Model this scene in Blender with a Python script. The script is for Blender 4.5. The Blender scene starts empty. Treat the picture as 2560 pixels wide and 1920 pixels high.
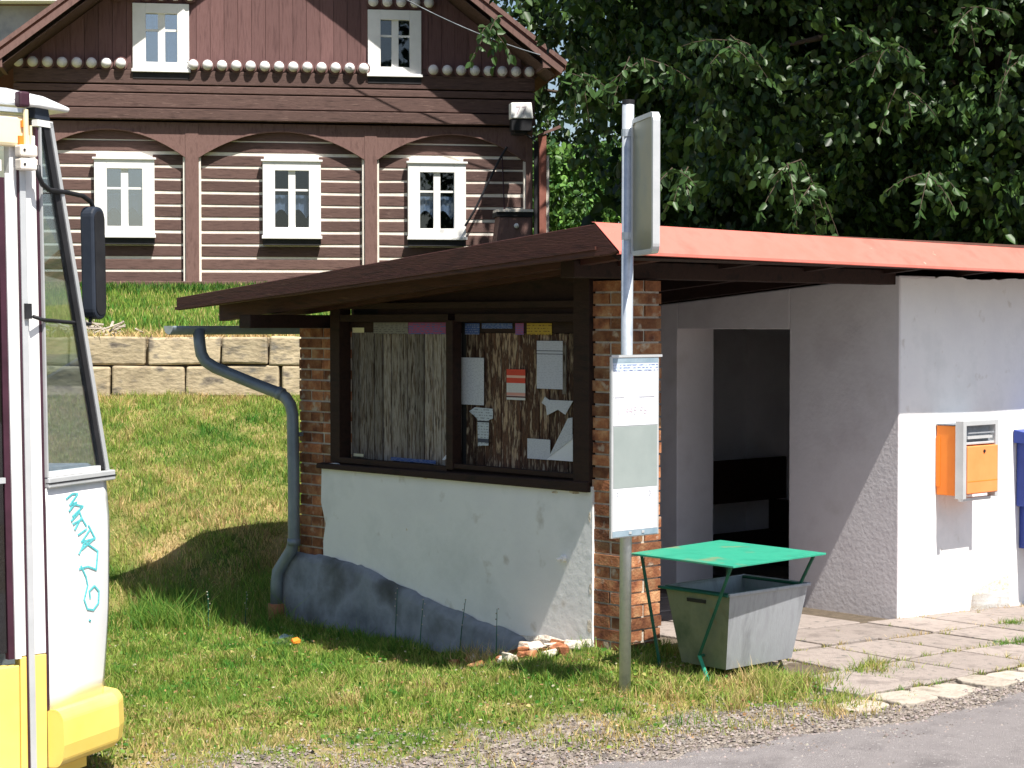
import bpy, math, random
import numpy as np
from mathutils import Vector, Matrix
S = bpy.context.scene
COL = S.collection
rad = math.radians
random.seed(7); rng = np.random.default_rng(11)

# ------------------------------------------------------------------ camera, sky, sun, exposure
cam_d = bpy.data.cameras.new('camera'); cam = bpy.data.objects.new('camera', cam_d); COL.objects.link(cam)
cam_d.sensor_width = 36; cam_d.lens = 4780/2560*36; cam_d.clip_end = 2000; cam_d.clip_start = 0.1
cam.location = (0, 0, 2.0); cam.rotation_euler = (rad(90)-math.atan(152/4780), 0, 0)
S.camera = cam
W = bpy.data.worlds.new('World'); S.world = W; W.use_nodes = True
nt = W.node_tree; bg = nt.nodes['Background']
sky = nt.nodes.new('ShaderNodeTexSky'); sky.sky_type = 'NISHITA'; sky.sun_disc = False
sky.sun_elevation = rad(60); sky.sun_rotation = rad(145)
sky.air_density = 1.0; sky.dust_density = 1.5; sky.ozone_density = 1.0
nt.links.new(sky.outputs[0], bg.inputs[0]); bg.inputs[1].default_value = 0.072
SUN = Vector((.577, -.827, 1.75)).normalized()
sd = bpy.data.lights.new('sun', 'SUN'); sd.energy = 5.0; sd.angle = rad(.5); sd.color = (1, .95, .87)
so = bpy.data.objects.new('sun', sd); COL.objects.link(so); so.rotation_euler = SUN.to_track_quat('Z', 'Y').to_euler()
so.location = (6, -8, 20)
V = S.view_settings; V.view_transform = 'Standard'; V.look = 'None'; V.gamma = 1; V.exposure = 0.9; V.use_curve_mapping = False

# ------------------------------------------------------------------ materials
def ramp(n, stops):
    r = n.new('ShaderNodeValToRGB'); e = r.color_ramp.elements
    while len(e) < len(stops): e.new(.5)
    for el, (p, c) in zip(e, stops): el.position = p; el.color = (*c, 1) if len(c) == 3 else c
    return r
def mk(name, cols, scale=3, stretch=(1, 1, 1), rough=.8, bump=.2, bscale=40, metal=0, rnd=0, spot=None, spec=.3, bstretch=None, pos=(.3, .7), coat=0):
    """noise-mixed colour, fine relief, optional per-object value shift and wear spots"""
    m = bpy.data.materials.new(name); m.use_nodes = True; t = m.node_tree; n = t.nodes; l = t.links
    b = n['Principled BSDF']; b.inputs['Roughness'].default_value = rough; b.inputs['Metallic'].default_value = metal
    b.inputs['Specular IOR Level'].default_value = spec; b.inputs['Coat Weight'].default_value = coat
    tc = n.new('ShaderNodeTexCoord'); mp = n.new('ShaderNodeMapping'); l.new(tc.outputs['Object'], mp.inputs[0]); mp.inputs['Scale'].default_value = stretch
    oi = n.new('ShaderNodeObjectInfo')
    add = n.new('ShaderNodeVectorMath'); add.operation = 'ADD'; l.new(mp.outputs[0], add.inputs[0])
    cmb = n.new('ShaderNodeCombineXYZ'); mu = n.new('ShaderNodeMath'); mu.operation = 'MULTIPLY'; mu.inputs[1].default_value = 57.0 if rnd else 0
    l.new(oi.outputs['Random'], mu.inputs[0]); l.new(mu.outputs[0], cmb.inputs[0]); l.new(mu.outputs[0], cmb.inputs[2]); l.new(cmb.outputs[0], add.inputs[1])
    ns = n.new('ShaderNodeTexNoise'); ns.inputs['Scale'].default_value = scale; ns.inputs['Detail'].default_value = 6; ns.inputs['Roughness'].default_value = .62
    l.new(add.outputs[0], ns.inputs[0])
    k = len(cols); st = [(pos[0]+(pos[1]-pos[0])*i/max(1, k-1), c) for i, c in enumerate(cols)]
    r = ramp(n, st); l.new(ns.outputs[0], r.inputs[0]); out = r.outputs[0]
    if rnd:
        mr = n.new('ShaderNodeMapRange'); mr.inputs['To Min'].default_value = 1-rnd; mr.inputs['To Max'].default_value = 1+rnd
        l.new(oi.outputs['Random'], mr.inputs[0])
        hs = n.new('ShaderNodeHueSaturation'); l.new(out, hs.inputs['Color']); l.new(mr.outputs[0], hs.inputs['Value']); out = hs.outputs[0]
    if spot:
        sc, col, lo, hi = spot[:4]
        n2 = n.new('ShaderNodeTexNoise'); n2.inputs['Scale'].default_value = sc; n2.inputs['Detail'].default_value = 8; l.new(add.outputs[0], n2.inputs[0])
        r2 = ramp(n, [(lo, (0, 0, 0)), (hi, (1, 1, 1))]); l.new(n2.outputs[0], r2.inputs[0])
        mx = n.new('ShaderNodeMix'); mx.data_type = 'RGBA'; l.new(r2.outputs[0], mx.inputs[0]); l.new(out, mx.inputs[6]); mx.inputs[7].default_value = (*col, 1); out = mx.outputs[2]
    l.new(out, b.inputs['Base Color'])
    if bump:
        nb = n.new('ShaderNodeTexNoise'); nb.inputs['Scale'].default_value = bscale; nb.inputs['Detail'].default_value = 5
        if bstretch:
            mp2 = n.new('ShaderNodeMapping'); mp2.inputs['Scale'].default_value = bstretch; l.new(tc.outputs['Object'], mp2.inputs[0]); l.new(mp2.outputs[0], nb.inputs[0])
        else: l.new(add.outputs[0], nb.inputs[0])
        bp = n.new('ShaderNodeBump'); bp.inputs['Strength'].default_value = bump; bp.inputs['Distance'].default_value = .01
        l.new(nb.outputs[0], bp.inputs['Height']); l.new(bp.outputs[0], b.inputs['Normal'])
    return m
def attr_mat(name, rough=.6, trans=.3, spec=.3):
    m = bpy.data.materials.new(name); m.use_nodes = True; t = m.node_tree; n = t.nodes; l = t.links
    b = n['Principled BSDF']; b.inputs['Roughness'].default_value = rough; b.inputs['Specular IOR Level'].default_value = spec
    a = n.new('ShaderNodeAttribute'); a.attribute_name = 'col'; l.new(a.outputs['Color'], b.inputs['Base Color'])
    if trans:
        tr = n.new('ShaderNodeBsdfTranslucent'); hs = n.new('ShaderNodeHueSaturation'); hs.inputs['Value'].default_value = 1.3; hs.inputs['Hue'].default_value = .485
        l.new(a.outputs['Color'], hs.inputs['Color']); l.new(hs.outputs[0], tr.inputs[0])
        mx = n.new('ShaderNodeMixShader'); mx.inputs[0].default_value = trans; l.new(b.outputs[0], mx.inputs[1]); l.new(tr.outputs[0], mx.inputs[2]); l.new(mx.outputs[0], n['Material Output'].inputs[0])
    return m
def glass(name, tint=(.75, .85, .88), refl=.12, rough=.02):
    m = bpy.data.materials.new(name); m.use_nodes = True; t = m.node_tree; n = t.nodes; l = t.links
    n.remove(n['Principled BSDF'])
    tr = n.new('ShaderNodeBsdfTransparent'); tr.inputs[0].default_value = (*tint, 1)
    g = n.new('ShaderNodeBsdfGlossy'); g.inputs['Roughness'].default_value = rough
    fr = n.new('ShaderNodeLayerWeight'); fr.inputs[0].default_value = .35
    ma = n.new('ShaderNodeMath'); ma.operation = 'MULTIPLY_ADD'; ma.inputs[1].default_value = .3; ma.inputs[2].default_value = refl; l.new(fr.outputs['Fresnel'], ma.inputs[0])
    mx = n.new('ShaderNodeMixShader'); l.new(ma.outputs[0], mx.inputs[0]); l.new(tr.outputs[0], mx.inputs[1]); l.new(g.outputs[0], mx.inputs[2]); l.new(mx.outputs[0], n['Material Output'].inputs[0])
    return m
def paper_mat(name, base, ink, lines=60, frac=.45, head=None):
    """printed sheet: flat print in rows; head = (z0, z1, colour) band"""
    m = bpy.data.materials.new(name); m.use_nodes = True; t = m.node_tree; n = t.nodes; l = t.links
    b = n['Principled BSDF']; b.inputs['Roughness'].default_value = .75
    tc = n.new('ShaderNodeTexCoord'); sp = n.new('ShaderNodeSeparateXYZ'); l.new(tc.outputs['Generated'], sp.inputs[0])
    w = n.new('ShaderNodeMath'); w.operation = 'MULTIPLY'; w.inputs[1].default_value = lines; l.new(sp.outputs[2], w.inputs[0])
    fr = n.new('ShaderNodeMath'); fr.operation = 'FRACT'; l.new(w.outputs[0], fr.inputs[0])
    lt = n.new('ShaderNodeMath'); lt.operation = 'LESS_THAN'; lt.inputs[1].default_value = frac; l.new(fr.outputs[0], lt.inputs[0])
    mp = n.new('ShaderNodeMapping'); mp.inputs['Scale'].default_value = (14, 14, lines); l.new(tc.outputs['Generated'], mp.inputs[0])
    ns = n.new('ShaderNodeTexNoise'); ns.inputs['Scale'].default_value = 1.0; l.new(mp.outputs[0], ns.inputs[0])
    gt = n.new('ShaderNodeMath'); gt.operation = 'GREATER_THAN'; gt.inputs[1].default_value = .5; l.new(ns.outputs[0], gt.inputs[0])
    mm = n.new('ShaderNodeMath'); mm.operation = 'MULTIPLY'; l.new(lt.outputs[0], mm.inputs[0]); l.new(gt.outputs[0], mm.inputs[1])
    mx = n.new('ShaderNodeMix'); mx.data_type = 'RGBA'; l.new(mm.outputs[0], mx.inputs[0]); mx.inputs[6].default_value = (*base, 1); mx.inputs[7].default_value = (*ink, 1)
    out = mx.outputs[2]
    for (z0, z1, c) in (head or []):
        a = n.new('ShaderNodeMath'); a.operation = 'GREATER_THAN'; a.inputs[1].default_value = z0; l.new(sp.outputs[2], a.inputs[0])
        c2 = n.new('ShaderNodeMath'); c2.operation = 'LESS_THAN'; c2.inputs[1].default_value = z1; l.new(sp.outputs[2], c2.inputs[0])
        p = n.new('ShaderNodeMath'); p.operation = 'MULTIPLY'; l.new(a.outputs[0], p.inputs[0]); l.new(c2.outputs[0], p.inputs[1])
        m2 = n.new('ShaderNodeMix'); m2.data_type = 'RGBA'; l.new(p.outputs[0], m2.inputs[0]); l.new(out, m2.inputs[6]); m2.inputs[7].default_value = (*c, 1); out = m2.outputs[2]
    l.new(out, b.inputs['Base Color'])
    return m

M = {}
M['plaster'] = mk('white_plaster', [(.70, .71, .71), (.83, .83, .83), (.78, .78, .79)], 1.7, rough=.9, bump=.28, bscale=18, spot=(6, (.50, .46, .40), .63, .80))
M['plaster_in'] = mk('rough_plaster', [(.66, .62, .65), (.76, .73, .76), (.70, .67, .70)], 2.0, rough=.95, bump=.22, bscale=35, spot=(2.5, (.50, .46, .43), .62, .95))
M['plaster_dirty'] = mk('flaking_plaster', [(.50, .40, .30), (.74, .68, .58), (.40, .30, .22)], 9, rough=.95, bump=.8, bscale=50)
M['plinth'] = mk('cement_plinth', [(.12, .135, .155), (.25, .275, .31), (.17, .185, .21)], 2.2, rough=.95, bump=.7, bscale=14, spot=(2.2, (.07, .075, .07), .50, .75))
M['brick'] = mk('fired_brick', [(.11, .035, .02), (.30, .12, .055), (.46, .27, .14)], 9, rough=.9, bump=.6, bscale=70, rnd=.45, spot=(11, (.50, .42, .33), .60, .72))
M['mortar'] = mk('lime_mortar', [(.42, .38, .32), (.62, .58, .50)], 20, rough=.95, bump=.5, bscale=120)
M['dark_wood'] = mk('dark_brown_timber', [(.010, .005, .004), (.030, .013, .009), (.018, .008, .006)], 5, (3, 1, 3), rough=.75, bump=.3, bscale=30)  # brown timber, colour lowered towards black for the shade of eaves and recesses
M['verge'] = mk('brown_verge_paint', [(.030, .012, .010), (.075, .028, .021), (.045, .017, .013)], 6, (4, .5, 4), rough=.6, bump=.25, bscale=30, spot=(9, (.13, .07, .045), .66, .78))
M['roof_red'] = mk('painted_red_sheet', [(.50, .125, .095), (.60, .165, .13), (.55, .145, .11)], 3.5, rough=.55, bump=.3, bscale=5, spot=(14, (.75, .42, .32), .70, .78), spec=.2)
M['roof_felt'] = mk('roofing_felt', [(.10, .05, .04), (.16, .08, .06)], 4, rough=.9)
M['zinc'] = mk('zinc_pipe', [(.16, .20, .24), (.25, .30, .35)], 6, rough=.5, bump=.05, metal=.3, spec=.5)
M['galv'] = mk('galvanised_steel', [(.42, .47, .52), (.58, .62, .66), (.48, .52, .57)], 14, rough=.42, bump=.05, metal=.45, spec=.5)
M['sheet'] = mk('aluminium_sheet', [(.50, .52, .53), (.62, .63, .64)], 5, rough=.4, bump=.03, metal=.35, spec=.5)
M['sign_back'] = mk('sign_back_grey', [(.16, .19, .17), (.27, .25, .16), (.20, .22, .20)], 2.5, (1, 1, .6), rough=.3, bump=.02, metal=.4)
M['plank_grey'] = mk('weathered_grey_plank', [(.07, .05, .04), (.20, .165, .13), (.34, .31, .28), (.14, .10, .07), (.30, .25, .20)], 5, (8, 8, .8), rough=.85, bump=.7, bscale=60, bstretch=(5, 5, .4), rnd=.38, spot=(9, (.035, .022, .016), .58, .64))
M['plank_brown'] = mk('peeled_brown_plank', [(.03, .016, .012), (.12, .06, .035), (.05, .025, .018), (.36, .26, .17), (.06, .03, .02)], 6, (5, 5, 1.0), rough=.85, bump=.9, bscale=50, bstretch=(5, 5, .5), rnd=.45, spot=(8, (.42, .34, .25), .60, .655))
M['green'] = mk('green_paint', [(.02, .23, .15), (.035, .31, .20), (.025, .26, .17)], 5, rough=.5, bump=.15, bscale=12, spot=(4, (.26, .20, .10), .57, .72))
M['green_dark'] = mk('green_paint_dark', [(.008, .07, .045), (.015, .13, .085)], 8, rough=.5, bump=.05)
M['bin_grey'] = mk('galvanised_bin', [(.24, .25, .27), (.36, .38, .41), (.30, .31, .34)], 3, (3, 3, .7), rough=.45, bump=.12, metal=.25)
M['bin_side'] = mk('shaded_bin_side', [(.10, .13, .08), (.20, .22, .14), (.13, .16, .11)], 3.5, rough=.55, bump=.1, metal=.15, spot=(6, (.22, .16, .08), .6, .75))  # left face: shade and green reflection put into the colour, plus rust spots
M['black'] = mk('black_rubber', [(.012, .012, .014), (.025, .025, .028)], 8, rough=.5, bump=.05)
M['orange'] = mk('orange_paint', [(.80, .20, .02), (.88, .26, .03)], 4, rough=.45, bump=.03)
M['orange_light'] = mk('sunlit_orange_front', [(.82, .25, .075), (.88, .30, .10)], 4, rough=.45, bump=.03)  # lighter than the shaded sides: sunlight on the front put into the colour
M['blue'] = mk('dark_blue_paint', [(.02, .04, .22), (.03, .06, .30)], 4, rough=.4, bump=.03)
M['white_paint'] = mk('white_window_paint', [(.78, .77, .75), (.86, .85, .83)], 6, rough=.6, bump=.1)
M['cream'] = mk('cream_joint', [(.70, .64, .56), (.84, .79, .72)], 9, rough=.9, bump=.2)
M['log'] = mk('brown_log', [(.055, .032, .028), (.125, .074, .064), (.085, .049, .043)], 5, (.6, 3, 6), rough=.8, bump=.5, bscale=30, bstretch=(.5, 3, 8), rnd=.18, spot=(8, (.20, .13, .11), .60, .75))
M['gable'] = mk('brown_gable_board', [(.10, .050, .048), (.165, .088, .084), (.13, .066, .062)], 4, (6, 3, .5), rough=.8, bump=.4, bscale=30, bstretch=(8, 3, .4), rnd=.14)
M['timber'] = mk('reddish_timber_frame', [(.115, .064, .056), (.18, .105, .092), (.14, .08, .07)], 5, (3, 3, .8), rough=.8, bump=.4, bscale=30)
M['house_roof'] = mk('red_brown_roof', [(.20, .07, .05), (.30, .12, .09)], 5, rough=.8)
M['ball'] = mk('white_ball_paint', [(.70, .68, .68), (.82, .80, .80)], 8, rough=.5, bump=.1)
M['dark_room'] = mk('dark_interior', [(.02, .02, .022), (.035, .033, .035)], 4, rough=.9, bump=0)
M['curtain'] = mk('lace_curtain', [(.45, .45, .48), (.7, .7, .72)], 25, (1, 1, .3), rough=.9, bump=.3)
M['bus_white'] = mk('bus_white_paint', [(.68, .69, .69), (.80, .80, .79), (.76, .77, .78)], 3, (1, 1, .35), rough=.3, bump=.01, spec=.5, coat=.3)
M['bus_yellow'] = mk('bus_yellow_paint', [(.84, .60, .12), (.90, .67, .18)], 2, rough=.35, bump=.02, spec=.5, coat=.3)
M['bus_cream'] = mk('bus_cream_box', [(.80, .68, .42), (.86, .76, .52)], 4, rough=.4, bump=.02)
M['rubber'] = mk('maroon_black_seal', [(.035, .012, .02), (.06, .02, .035)], 8, rough=.5, bump=.05)
M['mirror_case'] = mk('dark_mirror_case', [(.018, .024, .036), (.034, .042, .06)], 6, rough=.45, bump=.05)
M['dash'] = mk('grey_dashboard', [(.30, .34, .38), (.42, .46, .50)], 4, rough=.6)
M['graffiti'] = mk('turquoise_marker', [(.07, .42, .46), (.16, .58, .60)], 20, rough=.6, bump=0)
M['glass_bus'] = glass('bus_glass', (.86, .93, .97), .11)
M['glass_dark'] = glass('tinted_door_glass', (.10, .12, .16), .10)
M['glass_win'] = glass('house_window_glass', (.65, .72, .8), .06)
M['glass_win_sky'] = glass('reflecting_window_glass', (.55, .66, .8), .42)
M['stone'] = mk('sandstone_block', [(.19, .17, .14), (.36, .29, .19), (.50, .41, .27), (.30, .27, .23)], 4, (1, 1, 2), rough=.95, bump=1.0, bscale=14, rnd=.28, spot=(4, (.12, .10, .08), .54, .70))
M['slab'] = mk('concrete_slab', [(.19, .16, .145), (.30, .255, .23), (.24, .205, .185)], 6, rough=.95, bump=.6, bscale=90, rnd=.14, spot=(20, (.14, .13, .12), .60, .72))
M['kerb'] = mk('pale_kerbstone', [(.26, .22, .18), (.42, .37, .31), (.33, .28, .235)], 8, rough=.95, bump=.9, bscale=40, rnd=.12)
M['asphalt'] = mk('worn_asphalt', [(.155, .14, .14), (.23, .21, .208), (.185, .168, .168)], 3, rough=.95, bump=1.0, bscale=160, spot=(60, (.34, .32, .31), .62, .68))
M['pebble'] = attr_mat('pebble', .9, 0, .2)
M['leaf'] = attr_mat('leaf', .45, .32, .4)
M['leaf_dull'] = attr_mat('leaf_dull', .75, .2, .15)
M['grass'] = attr_mat('grass_blade', .6, .35, .2)
M['joint_soil'] = mk('joint_soil', [(.07, .055, .04), (.14, .11, .08)], 20, rough=.98, bump=.5, bscale=80)
M['bark'] = mk('bark', [(.05, .035, .025), (.10, .075, .055)], 8, (4, 4, 1), rough=.95, bump=.9, bscale=20)
M['far_wall'] = mk('grey_render', [(.22, .23, .26), (.34, .34, .36), (.26, .24, .25)], 1.2, rough=.95)
M['clay'] = mk('clay_pipe', [(.25, .10, .05), (.35, .16, .09)], 8, rough=.9)
M['paper'] = paper_mat('white_notice', (.55, .57, .62), (.38, .40, .46), 34, .4)
M['paper_box'] = paper_mat('notice_with_boxed_heading', (.52, .54, .62), (.40, .42, .5), 30, .35, [(.72, .80, (.05, .05, .08)), (.735, .785, (.5, .52, .6))])
M['paper_dark'] = paper_mat('torn_notice', (.50, .55, .60), (.25, .27, .3), 14, .4, [(.62, .66, (.02, .02, .03)), (.1, .2, (.06, .07, .1))])
M['paper_red'] = paper_mat('red_and_white_poster', (.6, .6, .6), (.5, .5, .5), 20, .3, [(.55, 1.1, (.60, .06, .03)), (.72, .80, (.75, .45, .35)), (0.08, .13, (.10, .03, .03)), (.14, .24, (.62, .30, .25))])
M['st_grey'] = paper_mat('grey_sticker', (.22, .21, .20), (.10, .10, .10), 6, .4)
M['st_blue'] = paper_mat('blue_sticker', (.05, .10, .28), (.25, .28, .4), 5, .4)
M['st_pink'] = paper_mat('pink_and_blue_sticker', (.30, .08, .20), (.08, .12, .35), 5, .5)
M['st_yellow'] = paper_mat('yellow_sticker', (.42, .28, .03), (.18, .10, .02), 4, .4)
M['st_cream'] = paper_mat('cream_label', (.75, .70, .45), (.6, .55, .35), 4, .3)
M['tt_white'] = paper_mat('timetable_sheet', (.78, .80, .84), (.70, .72, .78), 60, .35)
M['tt_head'] = paper_mat('timetable_heading', (.50, .58, .72), (.12, .15, .30), 3, .4)
M['tt_grey'] = mk('grey_green_backing', [(.24, .28, .27), (.30, .34, .33)], 3, rough=.5, bump=.02)
M['tt_strip'] = mk('steel_blue_strip', [(.18, .26, .32), (.30, .38, .44)], 10, rough=.5, bump=.02)
M['ink'] = mk('faint_print', [(.50, .42, .48), (.58, .5, .55)], 20, rough=.8, bump=0)
M['ink_dark'] = mk('grey_print', [(.30, .30, .33), (.36, .36, .4)], 20, rough=.8, bump=0)

def ground_mat():
    m = bpy.data.materials.new('lawn_soil'); m.use_nodes = True; t = m.node_tree; n = t.nodes; l = t.links
    b = n['Principled BSDF']; b.inputs['Roughness'].default_value = .97; b.inputs['Specular IOR Level'].default_value = .1
    tc = n.new('ShaderNodeTexCoord')
    def nz(s, d=6):
        x = n.new('ShaderNodeTexNoise'); x.inputs['Scale'].default_value = s; x.inputs['Detail'].default_value = d; l.new(tc.outputs['Object'], x.inputs[0]); return x
    r1 = ramp(n, [(.35, (.08, .12, .028)), (.52, (.18, .18, .055)), (.66, (.34, .26, .12))]); l.new(nz(2.6).outputs[0], r1.inputs[0])
    r2 = ramp(n, [(.36, (.12, .10, .085)), (.5, (.22, .185, .155)), (.64, (.33, .29, .25))]); l.new(nz(26).outputs[0], r2.inputs[0])
    a = n.new('ShaderNodeAttribute'); a.attribute_name = 'gravel'
    ad = n.new('ShaderNodeMath'); ad.operation = 'ADD'; l.new(a.outputs['Fac'], ad.inputs[0])
    k = nz(7, 5); s = n.new('ShaderNodeMath'); s.operation = 'SUBTRACT'; s.inputs[1].default_value = .5; l.new(k.outputs[0], s.inputs[0]); l.new(s.outputs[0], ad.inputs[1])
    r3 = ramp(n, [(.42, (0, 0, 0)), (.58, (1, 1, 1))]); l.new(ad.outputs[0], r3.inputs[0])
    mx = n.new('ShaderNodeMix'); mx.data_type = 'RGBA'; l.new(r3.outputs[0], mx.inputs[0]); l.new(r1.outputs[0], mx.inputs[6]); l.new(r2.outputs[0], mx.inputs[7])
    l.new(mx.outputs[2], b.inputs['Base Color'])
    bp = n.new('ShaderNodeBump'); bp.inputs['Strength'].default_value = .9; bp.inputs['Distance'].default_value = .02; l.new(nz(70).outputs[0], bp.inputs['Height']); l.new(bp.outputs[0], b.inputs['Normal'])
    return m
M['ground'] = ground_mat()

# ------------------------------------------------------------------ builders
class MB:
    def __init__(s): s.v = []; s.f = []
    def hexa(s, p):      # 8 points: bottom ring 0-3, top ring 4-7
        k = len(s.v); s.v += [tuple(q) for q in p]
        s.f += [tuple(k+i for i in q) for q in ((0, 3, 2, 1), (4, 5, 6, 7), (0, 1, 5, 4), (1, 2, 6, 5), (2, 3, 7, 6), (3, 0, 4, 7))]; return s
    def box(s, x0, x1, y0, y1, z0, z1):
        return s.hexa([(x0, y0, z0), (x1, y0, z0), (x1, y1, z0), (x0, y1, z0), (x0, y0, z1), (x1, y0, z1), (x1, y1, z1), (x0, y1, z1)])
    def prism(s, poly, a, b):   # poly: list of 3-D points on one side, shifted by vector a..b
        k = len(s.v); m = len(poly); A = Vector(a); B = Vector(b)
        s.v += [tuple(Vector(p)+A) for p in poly]+[tuple(Vector(p)+B) for p in poly]
        s.f += [tuple(k+i for i in range(m))[::-1], tuple(k+m+i for i in range(m))]
        s.f += [(k+i, k+(i+1) % m, k+m+(i+1) % m, k+m+i) for i in range(m)]; return s
    def tube(s, pts, r, n=10, cap=True):
        pts = [Vector(p) for p in pts]; rs = r if isinstance(r, (list, tuple)) else [r]*len(pts); k = len(s.v); up = None
        for i, p in enumerate(pts):
            d = (pts[min(i+1, len(pts)-1)]-pts[max(i-1, 0)]).normalized()
            if up is None: up = Vector((0, 0, 1)) if abs(d.z) < .9 else Vector((1, 0, 0))
            a = d.cross(up).normalized(); up = a.cross(d).normalized()
            for j in range(n):
                t = 2*math.pi*j/n; s.v.append(tuple(p+(a*math.cos(t)+up*math.sin(t))*rs[i]))
        for i in range(len(pts)-1):
            for j in range(n):
                s.f.append((k+i*n+j, k+i*n+(j+1) % n, k+(i+1)*n+(j+1) % n, k+(i+1)*n+j))
        if cap:
            s.f.append(tuple(k+j for j in range(n))[::-1]); e = k+(len(pts)-1)*n; s.f.append(tuple(e+j for j in range(n)))
        return s
    def ball(s, c, r, n=10, m=6, sq=(1, 1, 1)):
        k = len(s.v)
        for i in range(1, m):
            th = math.pi*i/m
            for j in range(n):
                ph = 2*math.pi*j/n; s.v.append((c[0]+r*sq[0]*math.sin(th)*math.cos(ph), c[1]+r*sq[1]*math.sin(th)*math.sin(ph), c[2]+r*sq[2]*math.cos(th)))
        t = len(s.v); s.v += [(c[0], c[1], c[2]+r*sq[2]), (c[0], c[1], c[2]-r*sq[2])]
        for i in range(m-2):
            for j in range(n): s.f.append((k+i*n+j, k+(i+1)*n+j, k+(i+1)*n+(j+1) % n, k+i*n+(j+1) % n))
        for j in range(n):
            s.f.append((t, k+j, k+(j+1) % n)); e = k+(m-2)*n; s.f.append((t+1, e+(j+1) % n, e+j))
        return s
    def grid(s, P):            # P[i][j] points
        k = len(s.v); a = len(P); b = len(P[0])
        for r in P: s.v += [tuple(q) for q in r]
        for i in range(a-1):
            for j in range(b-1): s.f.append((k+i*b+j, k+(i+1)*b+j, k+(i+1)*b+j+1, k+i*b+j+1))
        return s
    def mesh(s, name, m, smooth=False):
        me = bpy.data.meshes.new(name); me.from_pydata(s.v, [], s.f); me.update()
        if isinstance(m, list):
            for q in m: me.materials.append(q)
        else: me.materials.append(m)
        if smooth: me.polygons.foreach_set('use_smooth', [True]*len(me.polygons))
        return me
def link(name, me, parent=None, loc=(0, 0, 0), rot=(0, 0, 0)):
    o = bpy.data.objects.new(name, me); COL.objects.link(o); o.parent = parent; o.location = loc; o.rotation_euler = rot; return o
def part(name, mb, m, parent, smooth=False, bevel=0, loc=(0, 0, 0), label=None, kind=None):
    o = link(name, mb.mesh(name, m, smooth), parent, loc)
    if bevel: md = o.modifiers.new('b', 'BEVEL'); md.width = bevel; md.segments = 2; md.limit_method = 'ANGLE'
    if label: o['label'] = label
    if kind: o['kind'] = kind
    return o
def tag(o, label, cat, group=None):
    o['label'] = label; o['category'] = cat
    if group: o['group'] = group
    return o
def thing(name, label, cat, loc=(0, 0, 0), rz=0, group=None):
    return tag(link(name, None, None, loc, (0, 0, rz)), label, cat, group)
def struct(name, mb, m, parent=None, smooth=False):
    o = link(name, mb.mesh(name, m, smooth), parent); o['kind'] = 'structure'; return o
def stuff(o, label, cat): o['kind'] = 'stuff'; o['label'] = label; o['category'] = cat; return o
def npmesh(name, verts, nloop, nper, m, cols=None, smooth=False):
    """verts (N,3); faces consecutive with nper verts each"""
    me = bpy.data.meshes.new(name); nv = len(verts); me.vertices.add(nv); me.vertices.foreach_set('co', verts.astype(np.float32).ravel())
    idx = nloop.astype(np.int32).ravel(); nf = len(idx)//nper
    me.loops.add(len(idx)); me.loops.foreach_set('vertex_index', idx); me.polygons.add(nf)
    me.polygons.foreach_set('loop_start', np.arange(0, nf*nper, nper, dtype=np.int32))
    me.update(calc_edges=True); me.validate()
    if cols is not None:
        a = me.color_attributes.new('col', 'FLOAT_COLOR', 'POINT'); c = np.ones((nv, 4), np.float32); c[:, :3] = cols; a.data.foreach_set('color', c.ravel())
    me.materials.append(m); return me

# ------------------------------------------------------------------ frames
TH = math.atan2(.673, .740); B = np.array([math.cos(TH), math.sin(TH)]); A = np.array([-B[1], B[0]])
O2 = np.array([.699, 11.578])
def to_st(x, y):
    dx = x-O2[0]; dy = y-O2[1]; return dx*B[0]+dy*B[1], dx*A[0]+dy*A[1]
def st(s, t, z=0): p = O2+s*B+t*A; return (p[0], p[1], z)
def sm(x, a, b): t = np.clip((x-a)/(b-a), 0, 1); return t*t*(3-2*t)
def hsh(x, y, f=1.0):
    return (np.sin(x*1.7*f+1.3)*np.cos(y*2.1*f-.7)+.6*np.sin(x*3.9*f-y*3.1*f+2.2)+.4*np.cos(x*7.3*f+y*6.1*f))/2
def zlow(x, y):
    x = np.asarray(x, float); y = np.asarray(y, float); s, t = to_st(x, y)
    z = -.035*np.clip(s, 0, 6) - .19*sm(-s, -.3, .12)*sm(t, .25, 1.1) - .05*sm(-s,-.1,.4)*sm(t,-.6,.4) - .11*sm(-s, .3, 2.5)*sm(-t, -.8, .3)
    z = z - .05*sm(-t, .3, 1.2)*sm(-s, -2, .5) + .03*np.exp(-((s+.25)**2+(t-.7)**2)/.12)
    z = z - .12*sm(-x, 1.2, 2.2)*sm(-y, -10.5, -9)
    ys = 14.7+3.4*sm(x, -2.6, .4); r = np.clip((y-ys)/(19-ys), 0, 1.15)
    bank = (r**.85)
    out = z*(1-np.clip(bank, 0, 1))+1.27*bank
    lawn = sm(-s, .05, .6)
    return out + .022*hsh(x, y, 1.5)*np.clip(lawn+bank, 0, 1)
def zup(x, y):
    y = np.asarray(y, float); x = np.asarray(x, float)
    z = 1.86+(np.clip(y, 19, 33)-19)*.050 + np.clip(y-33, 0, 400)*.05
    return z+.05*hsh(x*.5, y*.5)*sm(y, 20, 22)*(1-sm(y, 31, 33))

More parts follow.
